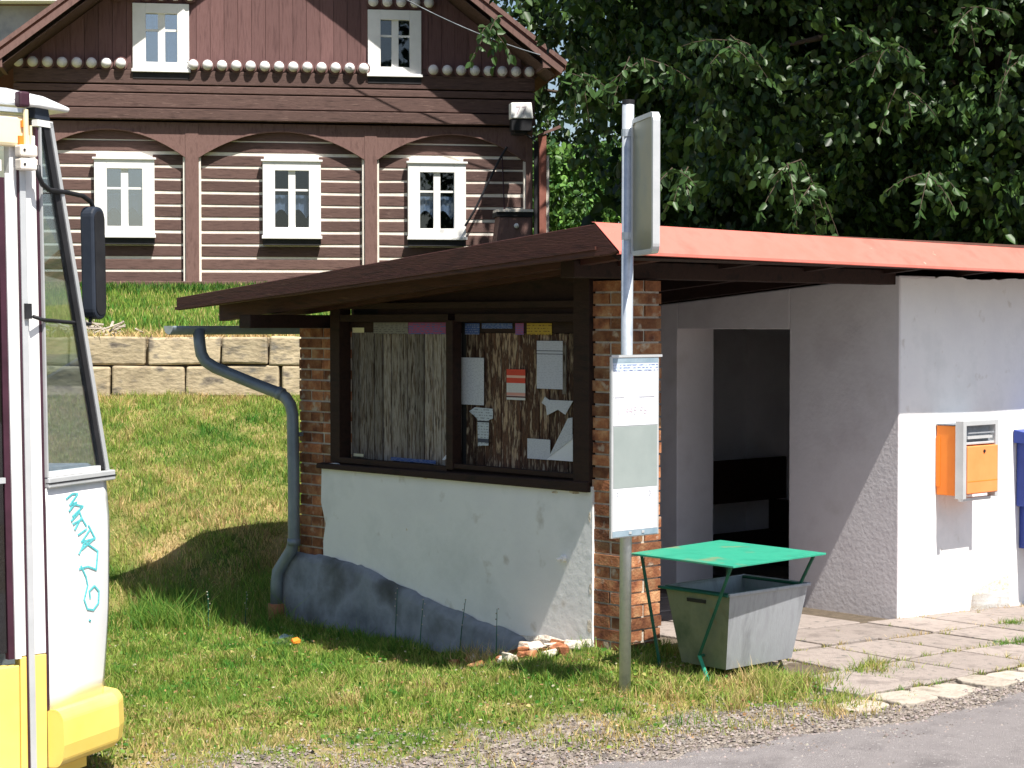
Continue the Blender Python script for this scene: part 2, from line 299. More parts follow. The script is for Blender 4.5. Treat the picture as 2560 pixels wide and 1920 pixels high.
# ------------------------------------------------------------------ ground, road, pavement
def sheet(name, xs, ys, zf, m, gravel=False):
    X, Y = np.meshgrid(xs, ys, indexing='ij'); Z = zf(X, Y)
    v = np.stack([X, Y, Z], -1).reshape(-1, 3); a, b = X.shape
    i, j = np.meshgrid(np.arange(a-1), np.arange(b-1), indexing='ij'); q = (i*b+j).ravel()
    f = np.stack([q, q+b, q+b+1, q+1], -1)
    me = npmesh(name, v, f, 4, m)
    if gravel:
        g = gravel_mask(v[:, 0], v[:, 1]); at = me.attributes.new('gravel', 'FLOAT', 'POINT'); at.data.foreach_set('value', g.astype(np.float32))
    me.polygons.foreach_set('use_smooth', [True]*len(me.polygons))
    o = link(name, me); o['kind'] = 'structure'; return o
# road edge curve (world): distance in front of it, positive on the asphalt
RE = np.array([(-60, 9.35), (-3.2, 8.75), (-1.4, 8.72), (-.1, 9.02), (.6, 9.22), (1.24, 9.42), (1.9, 9.74), (2.5, 10.2), (3.2, 10.85), (6.5, 14.0), (60, 62)])
def road_y(x): return np.interp(x, RE[:, 0], RE[:, 1])
def gravel_mask(x, y):
    d = y-road_y(x)       # metres behind the asphalt edge
    g = .42+.58*(1-sm(d, .0, .5)); g = g*(1-sm(d, .6, 1.7))+.38*np.clip(hsh(x*1.3,y*1.3)+.25*hsh(x*5,y*5),0,1)*(1-sm(d,1,2.7))
    s, t = to_st(x, y); g = np.maximum(g, sm(s, .2, .5)*(1-sm(t, 3.3, 3.6)))
    g = np.maximum(g, .75*np.exp(-((s+.28)**2/.06+(t-.75)**2/.35)))      # rubble by the corner
    g = np.maximum(g, .95*np.exp(-((x-1.3)**2/.5+(y-9.9)**2/.12)))
    return g
xs = np.concatenate([np.arange(-60, -6, 3.), np.arange(-6, 4.5, .06), np.arange(4.5, 60, 3.)])
ys = np.concatenate([np.arange(-30, 8, 2.), np.arange(8, 19.3, .06), [19.38]])
sheet('ground', xs, ys, zlow, M['ground'], True)
xs = np.concatenate([np.arange(-300, -12, 12.), np.arange(-12, 12, .4), np.arange(12, 300, 12.)])
ys = np.concatenate([np.arange(19.36, 34, .4), np.arange(34, 420, 8.)])
up = sheet('hillside', xs, ys, zup, M['ground'], False)
def road():
    mb = MB(); P = []
    for x in np.concatenate([np.arange(-60, -6, 3.), np.arange(-6, 5, .07), np.arange(5, 60, 3.)]):
        e = road_y(x)-.02+.05*math.sin(x*5.1)+.035*math.sin(x*13.7+1)+random.uniform(-.03, .03)
        row = []
        for y in [e, e-.12, e-.5, e-1.5, -5, -30]:
            if y < e-1.4: z = float(zlow(x, max(y, 8)))+.012
            else: z = float(zlow(x, y))+(.004 if y == e else .012)
            row.append((x, y, z))
        P.append(row)
    return struct('road', mb.grid(P), M['asphalt'], smooth=True)
road()
pav = struct('pavement', MB().grid([[st(s, t, float(zlow(*st(s, t)[:2]))+.004) for t in (-1.72, -1.0, 0, 1.5, 3.1)] for s in np.arange(.3, 6.3, .3)]), M['joint_soil'])
def slabs():
    me = MB()
    p = .575
    for r in range(-3, 6):
        for c in range(-1, 11):
            t0 = r*p+.005; s0 = .06+c*p+(.0)
            if t0 >= 0 and (s0 < .3 or s0 > 2.3): continue
            if r == -3 and s0 < .0: continue
            if r == -2 and s0 < .4: continue
            if r == -1 and s0 < .6: continue
            g = .012+random.uniform(0, .008); h = random.uniform(-.006, .006); s1 = s0+p-g; t1 = t0+p-g
            if t0 > -.1 and t0 < 3 and s1 > 2.72: s1 = 2.72
            def cor(s, t):
                x, y, _ = st(s, t); return s, t, float(zlow(x, y))
            j = [random.uniform(-.006, .006) for _ in range(8)]
            q = [cor(s0+g+j[0], t0+g+j[1]), cor(s1+j[2], t0+g+j[3]), cor(s1+j[4], t1+j[5]), cor(s0+g+j[6], t1+j[7])]
            mb = MB(); base = [(a, b, z-.03) for a, b, z in q]; top = [(a, b, z+.018+h) for a, b, z in q]
            mb.hexa([(*st(a, b)[:2], z) for a, b, z in base]+[(*st(a, b)[:2], z) for a, b, z in top])
            part('paving_slab', mb, M['slab'], pav, bevel=.006)
slabs()
def kerbs():
    s = -.25
    while s < 3.4:
        w = random.uniform(.16, .42); t1 = -1.745; t0 = -1.745-random.uniform(.22, .33)
        if s < .1: t0 += .03
        pts = []
        n = 7
        for k in range(n):
            a = 2*math.pi*(k+random.uniform(-.2, .2))/n; pts.append((s+w/2+w*.52*math.copysign(abs(math.cos(a))**.6, math.cos(a)), (t0+t1)/2+(t1-t0)*.52*math.copysign(abs(math.sin(a))**.6, math.sin(a))))
        P = [(*st(a, b)[:2], float(zlow(*st(a, b)[:2]))-.03) for a, b in pts]; h = random.uniform(.035, .06)
        mb = MB().prism(P, (0, 0, 0), (0, 0, h)); part('kerbstone', mb, M['kerb'], pav, bevel=.008)
        s += w+random.uniform(.005, .03)
kerbs()

# ------------------------------------------------------------------ retaining wall of sandstone blocks
def stone_wall():
    w = thing('retaining_wall', 'old retaining wall of big squared sandstone blocks between the two lawns', 'wall', (0, 19, 1.1))
    part('core', MB().box(-12, 9, .12, .42, -.5, .70), M['stone'], w)
    for c, (z0, z1, off) in enumerate([(-.18, .165, .1), (.17, .485, .0), (.49, .775, .3)]):
        x = -12+off
        marks = {1: [-4.41, -4.02, -3.25, -2.3, -1.5], 2: [-4.41, -3.64, -2.89, -2.42, -1.3]}.get(c, [])
        while x < 9:
            nx = x+random.uniform(.5, .95)
            for mk_ in marks:
                if x < mk_-.02 < nx+.35 and x > -4.9: nx = mk_; break
            g = .010
            mb = MB(); j = lambda: random.uniform(-.012, .012)
            y0 = random.uniform(-.02, .02)
            mb.hexa([(x+g+j(), y0+j(), z0+j()), (nx-g+j(), y0+j(), z0+j()), (nx-g, .3, z0), (x+g, .3, z0), (x+g+j(), y0+j(), z1-.012+j()), (nx-g+j(), y0+j(), z1-.012+j()), (nx-g, .38, z1-.01), (x+g, .38, z1-.01)])
            part('stone_block', mb, M['stone'], w, bevel=.02)
            x = nx
stone_wall()

# ------------------------------------------------------------------ bus shelter
SH = thing('bus_shelter', 'brick and white plaster bus shelter with red roof edge and boarded side window', 'bus shelter', (O2[0], O2[1], 0), TH)
def beam(mb, p, q, w, h):   # box from p to q, w horizontal across, h downward
    p = Vector(p); q = Vector(q); d = (q-p).normalized(); a = d.cross(Vector((0, 0, 1))).normalized()*w/2; u = Vector((0, 0, h))
    return mb.hexa([p-a-u, p+a-u, q+a-u, q-a-u, p-a, p+a, q+a, q-a])
zr = lambda t: 2.560-.086*(t+.38)    # roof top line
def bricks():
    mes = {}
    def bm(L, D, H=.064):
        k = (L, D)
        if k not in mes: mes[k] = MB().box(-L/2, L/2, -D/2, D/2, 0, H).mesh('brick', M['brick'])
        return mes[k]
    def put(x, y, z, L, D, rz=0):
        o = link('brick', bm(L, D), SH, (x+random.uniform(-.004, .004), y+random.uniform(-.004, .004), z), (0, 0, rz+random.uniform(-.012, .012)))
    H = .0765; z = -.10; i = 0
    while z < 2.22:
        if i % 2:   # stretchers along s
            put(.15, .068, z, .298, .136); put(.15, .226, z, .298, .136)
        else:
            put(.068, .15, z, .136, .298); put(.226, .15, z, .136, .298)
        z += H; i += 1
    z = -.32; i = 0
    while z < 1.93:
        if i % 2: put(.13, 3.30, z, .25, .136); put(.13, 3.15, z, .25, .136); put(.13, 3.02, z, .25, .10)
        else: put(.06, 3.23, z, .12, .27); put(.06, 3.035, z, .12, .10); put(.19, 3.23, z, .12, .27)
        z += H; i += 1
    part('mortar_core', MB().box(.012, .287, .012, .287, -.15, 2.26), M['mortar'], SH); part('mortar_core', MB().box(.012, .245, 2.99, 3.36, -.4, 1.96), M['mortar'], SH)
bricks()
# lower side wall, rough edge
def lower_wall():
    N = 40; top = [(t, .985+.006*math.sin(t*9)+random.uniform(-.004, .004)) for t in np.linspace(.285, 3.075, N)]
    poly = [(-.014, .285, -.4)]+[(-.014, t, z) for t, z in top]+[(-.014, 3.085, .7), (-.014, 3.03, .55), (-.014, 3.06, .42), (-.014, 3.04, -.4)]
    part('side_wall', MB().prism(poly, (0, 0, 0), (.2, 0, 0)), M['plaster'], SH)
    # cement skirt
    pl0 = [(3.56, .20), (3.50, .285), (3.35, .30), (2.97, .303), (2.75, .29), (2.5, .258), (2.15, .175), (1.76, .10), (1.35, .035), (1.05, -.0), (.85, -.03), (.6, -.06)]
    pl = [(t, float(np.interp(-t, [-q[0] for q in pl0], [q[1] for q in pl0]))) for t in np.linspace(3.56, .6, 60)]
    mb = MB(); P = []
    for lay, (dx, dz) in enumerate([(-.016, .012), (-.05, -.006), (-.075, -.05), (-.105, None)]):
        P.append([(dx+.006*math.sin(t*17+lay)+random.uniform(-.003, .003), t, (z+dz+.004*math.sin(t*13+lay*2)+random.uniform(-.006, .006)) if dz is not None else -.45) for t, z in pl])
    mb.grid(P); part('plinth', mb, M['plinth'], SH, smooth=True)
    part('plinth_end', MB().hexa([(-.105, 3.56, -.45), (.3, 3.56, -.45), (.3, 3.37, -.45), (-.105, 3.4, -.45), (-.06, 3.53, .19), (.3, 3.5, .19), (.3, 3.37, .30), (-.03, 3.4, .29)]), M['plinth'], SH, bevel=.02)
lower_wall()
# window frame, sill, mullion, jambs
part('window_frame', MB().box(-.03, .10, .30, .44, .99, 2.3).box(-.005, .10, 2.872, 2.985, 1.0, 2.1).box(-.02, .06, 1.607, 1.677, 1.02, 2.02).box(-.012, .03, .44, 1.607, 1.03, 1.062).box(-.012, .03, 1.677, 2.87, 1.0, 1.04), M['dark_wood'], SH, bevel=.004)
part('window_sill', MB().hexa([(-.05, .30, .955), (.12, .30, .955), (.12, 3.1, .95), (-.05, 3.1, .95), (-.045, .30, 1.02), (.12, .30, 1.03), (.12, 3.1, 1.0), (-.045, 3.1, .985)]), M['dark_wood'], SH, bevel=.006)
part('top_rail', MB().box(.0, .08, .44, 1.607, 2.01, 2.06).box(.0, .08, 1.677, 2.87, 2.01, 2.06), M['dark_wood'], SH)
part('added_infill', MB().hexa([(.055, .44, 2.062), (.075, .44, 2.062), (.075, 2.5, 2.062), (.055, 2.5, 2.062), (.055, .44, 2.33), (.075, .44, 2.33), (.075, 2.5, 2.145), (.055, 2.5, 2.145)]), M['dark_wood'], SH)  # added dark board, keeps the gap under the rafters from showing light
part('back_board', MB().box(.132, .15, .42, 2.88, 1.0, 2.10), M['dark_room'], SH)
for (t0, t1, mm) in ((1.68, 2.868, 'plank_grey'), (.44, 1.604, 'plank_brown')):
    n = 13; w = (t1-t0)/n
    for i in range(n):
        a = t0+i*w+.004; b = t0+(i+1)*w-.004; x = .098+random.uniform(-.006, .006); z0 = 1.035+random.uniform(-.012, .012)
        mb = MB().hexa([(x, a, z0), (.128, a, z0), (.128, b, z0), (x, b, z0), (x, a, 1.935), (.128, a, 1.935), (.128, b, 1.935), (x, b, 1.935)])
        part('plank', mb, M[mm], SH, bevel=.003)
part('board_batten', MB().box(.09, .128, .44, 1.604, 1.938, 2.008).box(.09, .128, 1.68, 2.868, 1.938, 2.008), M['dark_wood'], SH)
# roof
RS0, RS1 = -.65, 6.2
def slab_roof():
    p = [(0, -.38, zr(-.38)), (0, 3.97, zr(3.97)), (0, 3.97, zr(3.97)-.03), (0, -.38, zr(-.38)-.03)]
    part('roof_deck', MB().prism(p, (RS0, 0, 0), (RS1, 0, 0)), M['roof_felt'], SH)
    nb = 26; w = 4.3/nb
    for i in range(nb):       # soffit boards running along the front
        a = -.34+i*w; b = a+w-.006
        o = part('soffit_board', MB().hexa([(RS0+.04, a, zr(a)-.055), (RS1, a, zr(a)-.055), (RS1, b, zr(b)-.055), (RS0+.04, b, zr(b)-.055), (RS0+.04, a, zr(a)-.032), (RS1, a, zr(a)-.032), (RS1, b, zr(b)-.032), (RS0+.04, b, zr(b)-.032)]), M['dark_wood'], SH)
    # front apron of painted sheet, with a small drip fold
    N = 50; P = []
    for s in np.linspace(RS0-.012, RS1, N):
        wv = .003*math.sin(s*3.1); q = .008*(s-RS0)
        P.append([(s, -.36, zr(-.38)+.012-q), (s, -.385, zr(-.38)+.008-q), (s, -.575+wv, 2.402-q), (s, -.577+wv, 2.389-q), (s, -.56, 2.387-q)])
    o = part('roof_apron', MB().grid(P), M['roof_red'], SH)
    md = o.modifiers.new('s', 'SOLIDIFY'); md.thickness = .003
    part('apron_board', MB().prism([(0, -.38, zr(-.38)-.032), (0, -.555, 2.40), (0, -.53, 2.385), (0, -.36, 2.47)], (RS0+.03, 0, 0), (RS1, 0, 0)), M['dark_wood'], SH).location = (0, 0, -.03)
slab_roof()
pv = [(-.565, 2.402), (-.385, zr(-.38)+.002), (3.98, zr(3.98)+.002), (3.98, 2.095), (-.50, 2.385)]
part('verge_board', MB().prism([(0, t, z) for t, z in pv], (RS0-.012, 0, 0), (RS0+.025, 0, 0)), M['verge'], SH, bevel=.004)
part('verge_trim', MB().hexa([(RS0-.026, -.40, 2.415), (RS0-.013, -.40, 2.415), (RS0-.013, 3.98, 2.098), (RS0-.026, 3.98, 2.098), (RS0-.026, -.40, 2.435), (RS0-.013, -.40, 2.435), (RS0-.013, 3.98, 2.118), (RS0-.026, 3.98, 2.118)]), M['verge'], SH)
for s in (-.33, -.01, .9, 1.75, 2.62, 3.5, 4.4, 5.3):
    mb = MB(); hh = .12
    a, b = (-.36, 3.86); mb.hexa([(s-.04, a, zr(a)-.06-hh), (s+.04, a, zr(a)-.06-hh), (s+.04, b, zr(b)-.06-hh), (s-.04, b, zr(b)-.06-hh), (s-.04, a, zr(a)-.058), (s+.04, a, zr(a)-.058), (s+.04, b, zr(b)-.058), (s-.04, b, zr(b)-.058)])
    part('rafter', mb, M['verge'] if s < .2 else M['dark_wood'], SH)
part('front_purlin', MB().box(-.42, 2.725, .03, .15, 2.27, 2.375), M['dark_wood'], SH, bevel=.006)
part('back_purlin', MB().box(-.60, 5.9, 3.12, 3.26, 1.965, 2.06), M['dark_wood'], SH, bevel=.006)
part('wall_plate', MB().box(-.005, .12, .3, 3.1, 2.10, 2.14), M['dark_wood'], SH)
# walls
def end_wall():
    z0 = -.4; d0, d1 = .984, 2.107; x0, x1 = 2.722, 3.15; zt = lambda t: zr(t)-.185
    mb = MB()
    def w(a, b, lo, hia, hib): mb.hexa([(x0, a, lo), (x1, a, lo), (x1, b, lo), (x0, b, lo), (x0, a, hia), (x1, a, hia), (x1, b, hib), (x0, b, hib)])
    w(-.004, d0, z0, 2.335, zt(d0)); w(d0, d1, 1.955, zt(d0), zt(d1)); w(d1, 3.4, z0, zt(d1), zt(3.4))
    return part('end_wall', mb, M['plaster_in'], SH, bevel=.008)
end_wall()
def rough_top(s0, s1, y0, y1, z0, zt, m, name):
    N = 60; pts = [(s, y0, zt+.008*math.sin(s*8)+random.uniform(-.008, .006)) for s in np.linspace(s1, s0, N)]
    return part(name, MB().prism([(s0, y0, z0), (s1, y0, z0)]+pts, (0, 0, 0), (0, y1-y0, 0)), m, SH)
rough_top(2.735, 6.1, -.006, .28, -.4, 2.325, M['plaster'], 'front_wall')
part('front_wall_base', MB().hexa([(3.55, -.012, -.3), (4.12, -.012, -.3), (4.12, -.008, -.3), (3.55, -.008, -.3), (3.62, -.012, .03), (4.10, -.012, .12), (4.10, -.007, .12), (3.62, -.007, .03)]), M['plaster_dirty'], SH)
part('wall_pilaster', MB().box(2.735, 4.115, -.012, -.0065, -.4, .0), M['plaster'], SH)
part('back_wall', MB().box(.25, 6.1, 3.27, 3.45, -.4, 1.96), M['plaster_in'], SH)
part('far_end_wall', MB().box(5.9, 6.1, .28, 3.27, -.4, 1.98), M['plaster_in'], SH)
part('room_floor', MB().box(3.15, 5.9, .28, 3.27, -.3, -.13), M['slab'], SH)
part('inner_wall', MB().box(4.9, 5.1, .28, 3.27, -.2, 2.1), M['plaster_in'], SH)
part('bench', MB().box(3.2, 4.9, 2.80, 2.84, .45, .82).box(3.2, 4.9, 2.45, 2.9, .08, .18).box(3.3, 3.36, 2.5, 2.84, -.13, .45).box(4.7, 4.76, 2.5, 2.84, -.13, .45), M['dark_wood'], SH, bevel=.006)
part('wall_bolt', MB().tube([(-.014, .535, .525), (-.045, .535, .525)], .022, 8).tube([(-.045, .535, .525), (-.085, .535, .52)], .010, 8), M['plaster'], SH)
def chips():
    # places along the sill and the wall edge where the plaster has come off
    for (t, z, w, h) in ((.45, .945, .10, .02), (.62, .935, .07, .018), (1.9, .95, .06, .015), (.31, .8, .02, .07), (.30, .35, .025, .09), (.31, .12, .035, .12), (2.1, .58, .018, .02)):
        n = 9; P = [(-.0155, t+w*.5*math.cos(2*math.pi*k/n)*random.uniform(.7, 1.2), z+h*.5*math.sin(2*math.pi*k/n)*random.uniform(.6, 1.2)) for k in range(n)]
        part('plaster_chip', MB().prism(P, (0, 0, 0), (.001, 0, 0)), M['plaster_dirty'], SH)
chips()
# bricks and rubble by the corner
def rubble():
    spots = [(-.10, .95, .0), (-.16, .72, .02), (-.13, .50, .01), (-.28, 1.0, -.04), (-.30, .78, -.03), (-.32, .5, -.03), (-.14, .33, .0), (-.22, .38, -.02), (-.4, .62, -.05), (-.12, 1.15, -.03), (-.2, .6, .03), (-.42, .9, -.06), (-.10, .8, .05)]
    spots += [(-.08-abs(random.gauss(0, .13)), random.uniform(.25, 1.35), .0) for _ in range(24)]
    for i, (s, t, dz) in enumerate(spots):
        w, d, h = random.uniform(.04, .13), random.uniform(.04, .10), random.uniform(.025, .055)
        j = lambda: random.uniform(-.012, .012)
        p = [(a*w+j(), b*d+j(), c*h+j()) for c in (-.5, .5) for a, b in ((-.5, -.5), (.5, -.5), (.5, .5), (-.5, .5))]
        mb = MB().hexa(p); x, y, _ = st(s, t)
        me = mb.mesh('brick_fragment', M['brick'] if i % 2 else M['plaster_dirty'])
        o = link('brick_fragment', me, None, (x, y, float(zlow(x, y))+.03+max(dz, 0)), (random.uniform(-.3, .3), random.uniform(-.3, .3), random.uniform(0, 3)))
        md = o.modifiers.new('b', 'BEVEL'); md.width = .008; md.segments = 2
        tag(o, 'broken brick piece in the rubble heap at the foot of the white side wall', 'rubble', 'broken brick rubble by the shelter corner')
rubble()
part('broken_plaster', MB().prism([(-.012, 1.0, -.10), (-.012, 1.0, -.01), (-.012, .85, .0), (-.012, .7, .025), (-.012, .55, .01), (-.012, .4, .03), (-.012, .29, .05), (-.012, .29, -.2)], (-.02, 0, -.03), (-.004, 0, -.0)), M['plaster_dirty'], SH, bevel=.005)

# gutter and downpipe
def gutter():
    g = thing('gutter', 'grey half-round rain gutter under the back eaves with a long bent downpipe', 'gutter', st(-.69, 4.04, 1.92), TH)
    L = 6.7; r = .062; n = 12; out = []; inn = []
    for x in (0, L):
        out.append([(x, -r*math.cos(math.pi*k/n), .06-r*math.sin(math.pi*k/n)) for k in range(n+1)])
    mb = MB().grid(out); o = part('trough', mb, M['zinc'], g, smooth=True); md = o.modifiers.new('s', 'SOLIDIFY'); md.thickness = .004
    part('end_cap', MB().prism([(-.002, -r*math.cos(math.pi*k/n), .06-r*math.sin(math.pi*k/n)) for k in range(n+1)], (0, 0, 0), (-.004, 0, 0)), M['galv'], g)
    # local frame origin s=-.69,t=4.04,z=1.92 ; points given as s,t,z
    P = [(-.46, 4.0, 1.95), (-.46, 3.98, 1.83), (-.455, 3.97, 1.77), (-.43, 3.95, 1.715), (-.38, 3.90, 1.67), (-.32, 3.84, 1.635), (-.20, 3.62, 1.545), (-.13, 3.46, 1.49), (-.10, 3.40, 1.455), (-.085, 3.36, 1.40), (-.08, 3.34, 1.33), (-.08, 3.33, .9), (-.08, 3.33, .42), (-.085, 3.35, .34), (-.10, 3.42, .25), (-.125, 3.47, .17), (-.13, 3.48, .08), (-.13, 3.485, -.10)]
    Q = [(s+.69, t-4.04, z-1.92) for s, t, z in P]
    part('downpipe', MB().tube(Q, .044, 14), M['zinc'], g, smooth=True)
    for i in (7, 12): part('pipe_collar', MB().tube([Vector(Q[i])+(Vector(Q[i])-Vector(Q[i-1])).normalized()*.0, Vector(Q[i])+(Vector(Q[i])-Vector(Q[i-1])).normalized()*.05], .049, 14), M['zinc'], g, smooth=True)
    part('drain_socket', MB().tube([(Q[-1][0], Q[-1][1], Q[-1][2]+.03), (Q[-1][0], Q[-1][1], Q[-1][2]-.2)], .062, 14), M['clay'], g, smooth=True)
    part('pipe_bracket', MB().box(.60, .70, -.72, -.70, -.75, -.72), M['zinc'], g)
gutter()

# notices on the boards (plane s = .09)
def notice(name, t0, z0, t1, z1, m, label, lift=0, s=.086, poly=None):
    tt = (t0+t1)/2; zz = min(z0, z1)
    P = [(0, a-tt, b-zz) for a, b in (poly or [(t0, z0), (t1, z0), (t1, z1), (t0, z1)])]
    o = link(name, MB().prism(P, (0, 0, 0), (-.0012, 0, 0)).mesh(name, m), None, st(s-lift, tt, zz), (0, 0, TH)); tag(o, label, 'notice', 'notices on the boarded window'); return o
notice('notice', 1.655, 1.77, 1.41, 1.455, M['paper'], 'plain white notice beside the window mullion, upper left of the right-hand bay')
notice('poster', 1.185, 1.70, 1.005, 1.50, M['paper_red'], 'small red and white poster in the middle of the right-hand bay')
notice('notice', .895, 1.887, .655, 1.58, M['paper_box'], 'largest white notice with a boxed dark heading at the upper right of the boards')
notice('notice', .66, 1.86, .625, 1.55, M['plank_grey'], 'narrow grey paper strip along the right edge of the largest notice', lift=-.002)
notice('notice', 0, 0, 0, 1.182, M['paper_dark'], 'torn white notice with dark bars below the plain white notice', poly=[(1.56, 1.41), (1.50, 1.44), (1.32, 1.435), (1.32, 1.37), (1.36, 1.36), (1.365, 1.19), (1.47, 1.182), (1.475, 1.36), (1.51, 1.385)]).location = st(.086, 0, 0)
notice('notice', 0, 0, 0, 1.42, M['paper'], 'ragged white paper scrap below the largest notice', poly=[(.85, 1.49), (.82, 1.53), (.78, 1.51), (.56, 1.51), (.60, 1.46), (.63, 1.42), (.70, 1.45), (.80, 1.41), (.81, 1.47)]).location = st(.086, 0, 0)
notice('notice', .985, 1.255, .77, 1.125, M['paper'], 'low wide white sheet at the bottom right of the boards')
fold = notice('notice', 0, 0, 0, 1.125, M['tt_white'], 'white sheet folded over into a pointed triangle at the bottom right corner', poly=[(.80, 1.127), (.56, 1.127), (.56, 1.30), (.62, 1.26)]); fold.location = st(.084, 0, 0)
fold = notice('notice', 0, 0, 0, 1.125, M['paper'], 'pointed upright flap of white paper at the right edge of the boards', poly=[(.78, 1.14), (.60, 1.40), (.56, 1.405), (.56, 1.27)]); fold.location = st(.080, 0, 0)
notice('sticker', 2.59, 2.005, 2.205, 1.925, M['st_grey'], 'grey printed sticker strip on the top batten of the left-hand bay')
notice('sticker', 2.20, 2.005, 1.80, 1.925, M['st_pink'], 'pink and blue sticker strip beside the grey one')
notice('sticker', 1.60, 2.0, 1.455, 1.925, M['st_blue'], 'blue sticker at the top left of the right-hand bay')
notice('sticker', 1.43, 2.0, 1.13, 1.965, M['st_blue'], 'long dark blue sticker strip over the red poster')
notice('sticker', 1.10, 2.0, 1.02, 1.925, M['st_pink'], 'small pink sticker left of the yellow one')
notice('sticker', .99, 2.0, .755, 1.925, M['st_yellow'], 'yellow sticker at the top right of the boards')
notice('sticker', 2.835, 1.968, 2.70, 1.932, M['st_cream'], 'small cream label at the upper left corner of the boards')
notice('sticker', 2.825, 1.065, 2.71, 1.045, M['st_cream'], 'small cream label at the lower left corner of the boards')
notice('sticker', 2.39, 1.062, 1.90, 1.038, M['st_blue'], 'thin blue strip along the bottom of the left-hand bay', s=.08)
notice('notice', 0, 0, 0, 1.07, M['tt_white'], 'tiny white paper corner at the lower right of the left-hand bay', poly=[(1.84, 1.07), (1.74, 1.16), (1.73, 1.14), (1.81, 1.07)]).location = st(.086, 0, 0)

# ------------------------------------------------------------------ bus stop pole
PX, PY = .62, 10.454; pz = float(zlow(PX, PY))
pole = thing('bus_stop_pole', 'galvanised bus stop pole with a flag sign on top and a timetable board', 'bus stop sign', (PX, PY, pz))
part('post', MB().tube([(0, 0, -.1), (.013, 0, 3.19-pz)], .0325, 16), M['galv'], pole, smooth=True)
part('post_cap', MB().tube([(.013, 0, 3.192-pz), (.013, 0, 3.215-pz)], .034, 16), M['black'], pole)
a0 = Vector((.045, -.03, 0)); a1 = Vector((.132, -.47, 0)); dd = (a1-a0).normalized(); nn = Vector((dd.y, -dd.x, 0))
def rrect(c, w, h, r, n=5):
    pts = []
    for (cx, cz, a) in ((w/2-r, h/2-r, 0), (-w/2+r, h/2-r, 90), (-w/2+r, -h/2+r, 180), (w/2-r, -h/2+r, 270)):
        for k in range(n+1): t = rad(a+90*k/n); pts.append((cx+r*math.cos(t), cz+r*math.sin(t)))
    return pts
L_ = (a1-a0).length; mid = (a0+a1)/2; zc = 2.735-pz
P = [mid+dd*x+Vector((0, 0, zc+z)) for x, z in rrect(0, L_, .735, .05)]
part('sign_panel', MB().prism(P, -nn*.013, nn*.013), M['sign_back'], pole)
# raised rim
outer = rrect(0, L_+.004, .74, .05); inner = rrect(0, L_-.05, .69, .03); k = len(outer); mb = MB()
for sgn in (-.019, .019):
    for pts in (outer, inner): mb.v += [tuple(mid+dd*x+Vector((0, 0, zc+z))+nn*sgn) for x, z in pts]
for i in range(k):
    j = (i+1) % k
    mb.f += [(i, j, k+j, k+i), (2*k+i, 3*k+i, 3*k+j, 2*k+j), (i, 2*k+i, 2*k+j, j), (k+i, k+j, 3*k+j, 3*k+i)]
part('sign_rim', mb, M['sheet'], pole)
for z in (3.035, 2.475):
    b_ = part('bracket', MB().hexa([a0-dd*.06-nn*.03+Vector((0, 0, z-pz-.015)), a0-dd*.06+nn*.0+Vector((0, 0, z-pz-.015)), a1*.7+a0*.3+nn*.0+Vector((0, 0, z-pz-.015)), a1*.7+a0*.3-nn*.03+Vector((0, 0, z-pz-.015)), a0-dd*.06-nn*.03+Vector((0, 0, z-pz+.015)), a0-dd*.06+nn*.0+Vector((0, 0, z-pz+.015)), a1*.7+a0*.3+nn*.0+Vector((0, 0, z-pz+.015)), a1*.7+a0*.3-nn*.03+Vector((0, 0, z-pz+.015))]), M['galv'], pole)
    part('clamp', MB().tube([(.012, 0, z-pz-.02), (.012, 0, z-pz+.02)], .036, 14), M['galv'], pole)
# timetable board: plane parallel to the shelter front
bx = Vector((B[0], B[1], 0)); ax = Vector((A[0], A[1], 0))
def tt(s0, s1, z0, z1, lift, th, m, name, parent=pole, smooth=False, bevel=0):
    c = Vector((.02, -.045, -pz)); o0 = c-ax*lift
    P = [o0+bx*s0+Vector((0, 0, z0)), o0+bx*s1+Vector((0, 0, z0)), o0+bx*s1+Vector((0, 0, z1)), o0+bx*s0+Vector((0, 0, z1))]
    return part(name, MB().prism(P, (0, 0, 0), -ax*th), m, parent, bevel=bevel)
sL, sR = -.155, .215
tb = tt(sL, sR, .835, 1.82, .0, .018, M['sheet'], 'timetable_board', bevel=.003)
def sub(*a, **k):
    o = tt(*a, **k); o.parent = tb; return o
sub(sL+.008, sR-.008, 1.785, 1.81, .0185, .002, M['tt_strip'], 'top_strip')
sub(sL+.012, sR-.012, 1.74, 1.784, .0185, .001, M['tt_head'], 'timetable_heading')
sub(sL+.012, sR-.012, 1.60, 1.738, .0185, .001, M['tt_white'], 'timetable_sheet')
sub(sL+.012, sR-.012, 1.445, 1.597, .0185, .0015, M['tt_white'], 'timetable_sheet')
sub(sL+.014, sR-.016, 1.105, 1.44, .0185, .0006, M['tt_grey'], 'bare_backing')
sub(sL+.010, sR-.016, .875, 1.102, .0185, .001, M['tt_white'], 'timetable_sheet')
sub(sL+.006, sR-.010, .842, .872, .0185, .002, M['tt_strip'], 'bottom_strip')
for q in (.1, .2): sub(sL+q+.03, sL+q+.05, .852, .866, .021, .003, M['sheet'], 'rivet')
sub(sR-.02, sR+.03, .87, 1.10, -.022, .001, M['tt_white'], 'loose_sheet')
sub(sL-.005, sR+.02, 1.815, 1.828, .02, .004, M['sheet'], 'top_rail')
for (s0, s1, z0) in ((.02, .09, 1.596), (.21, .33, 1.596)): sub(sL+s0, sL+s1, z0, z0+.005, .021, .0006, M['ink_dark'], 'printed_rule')
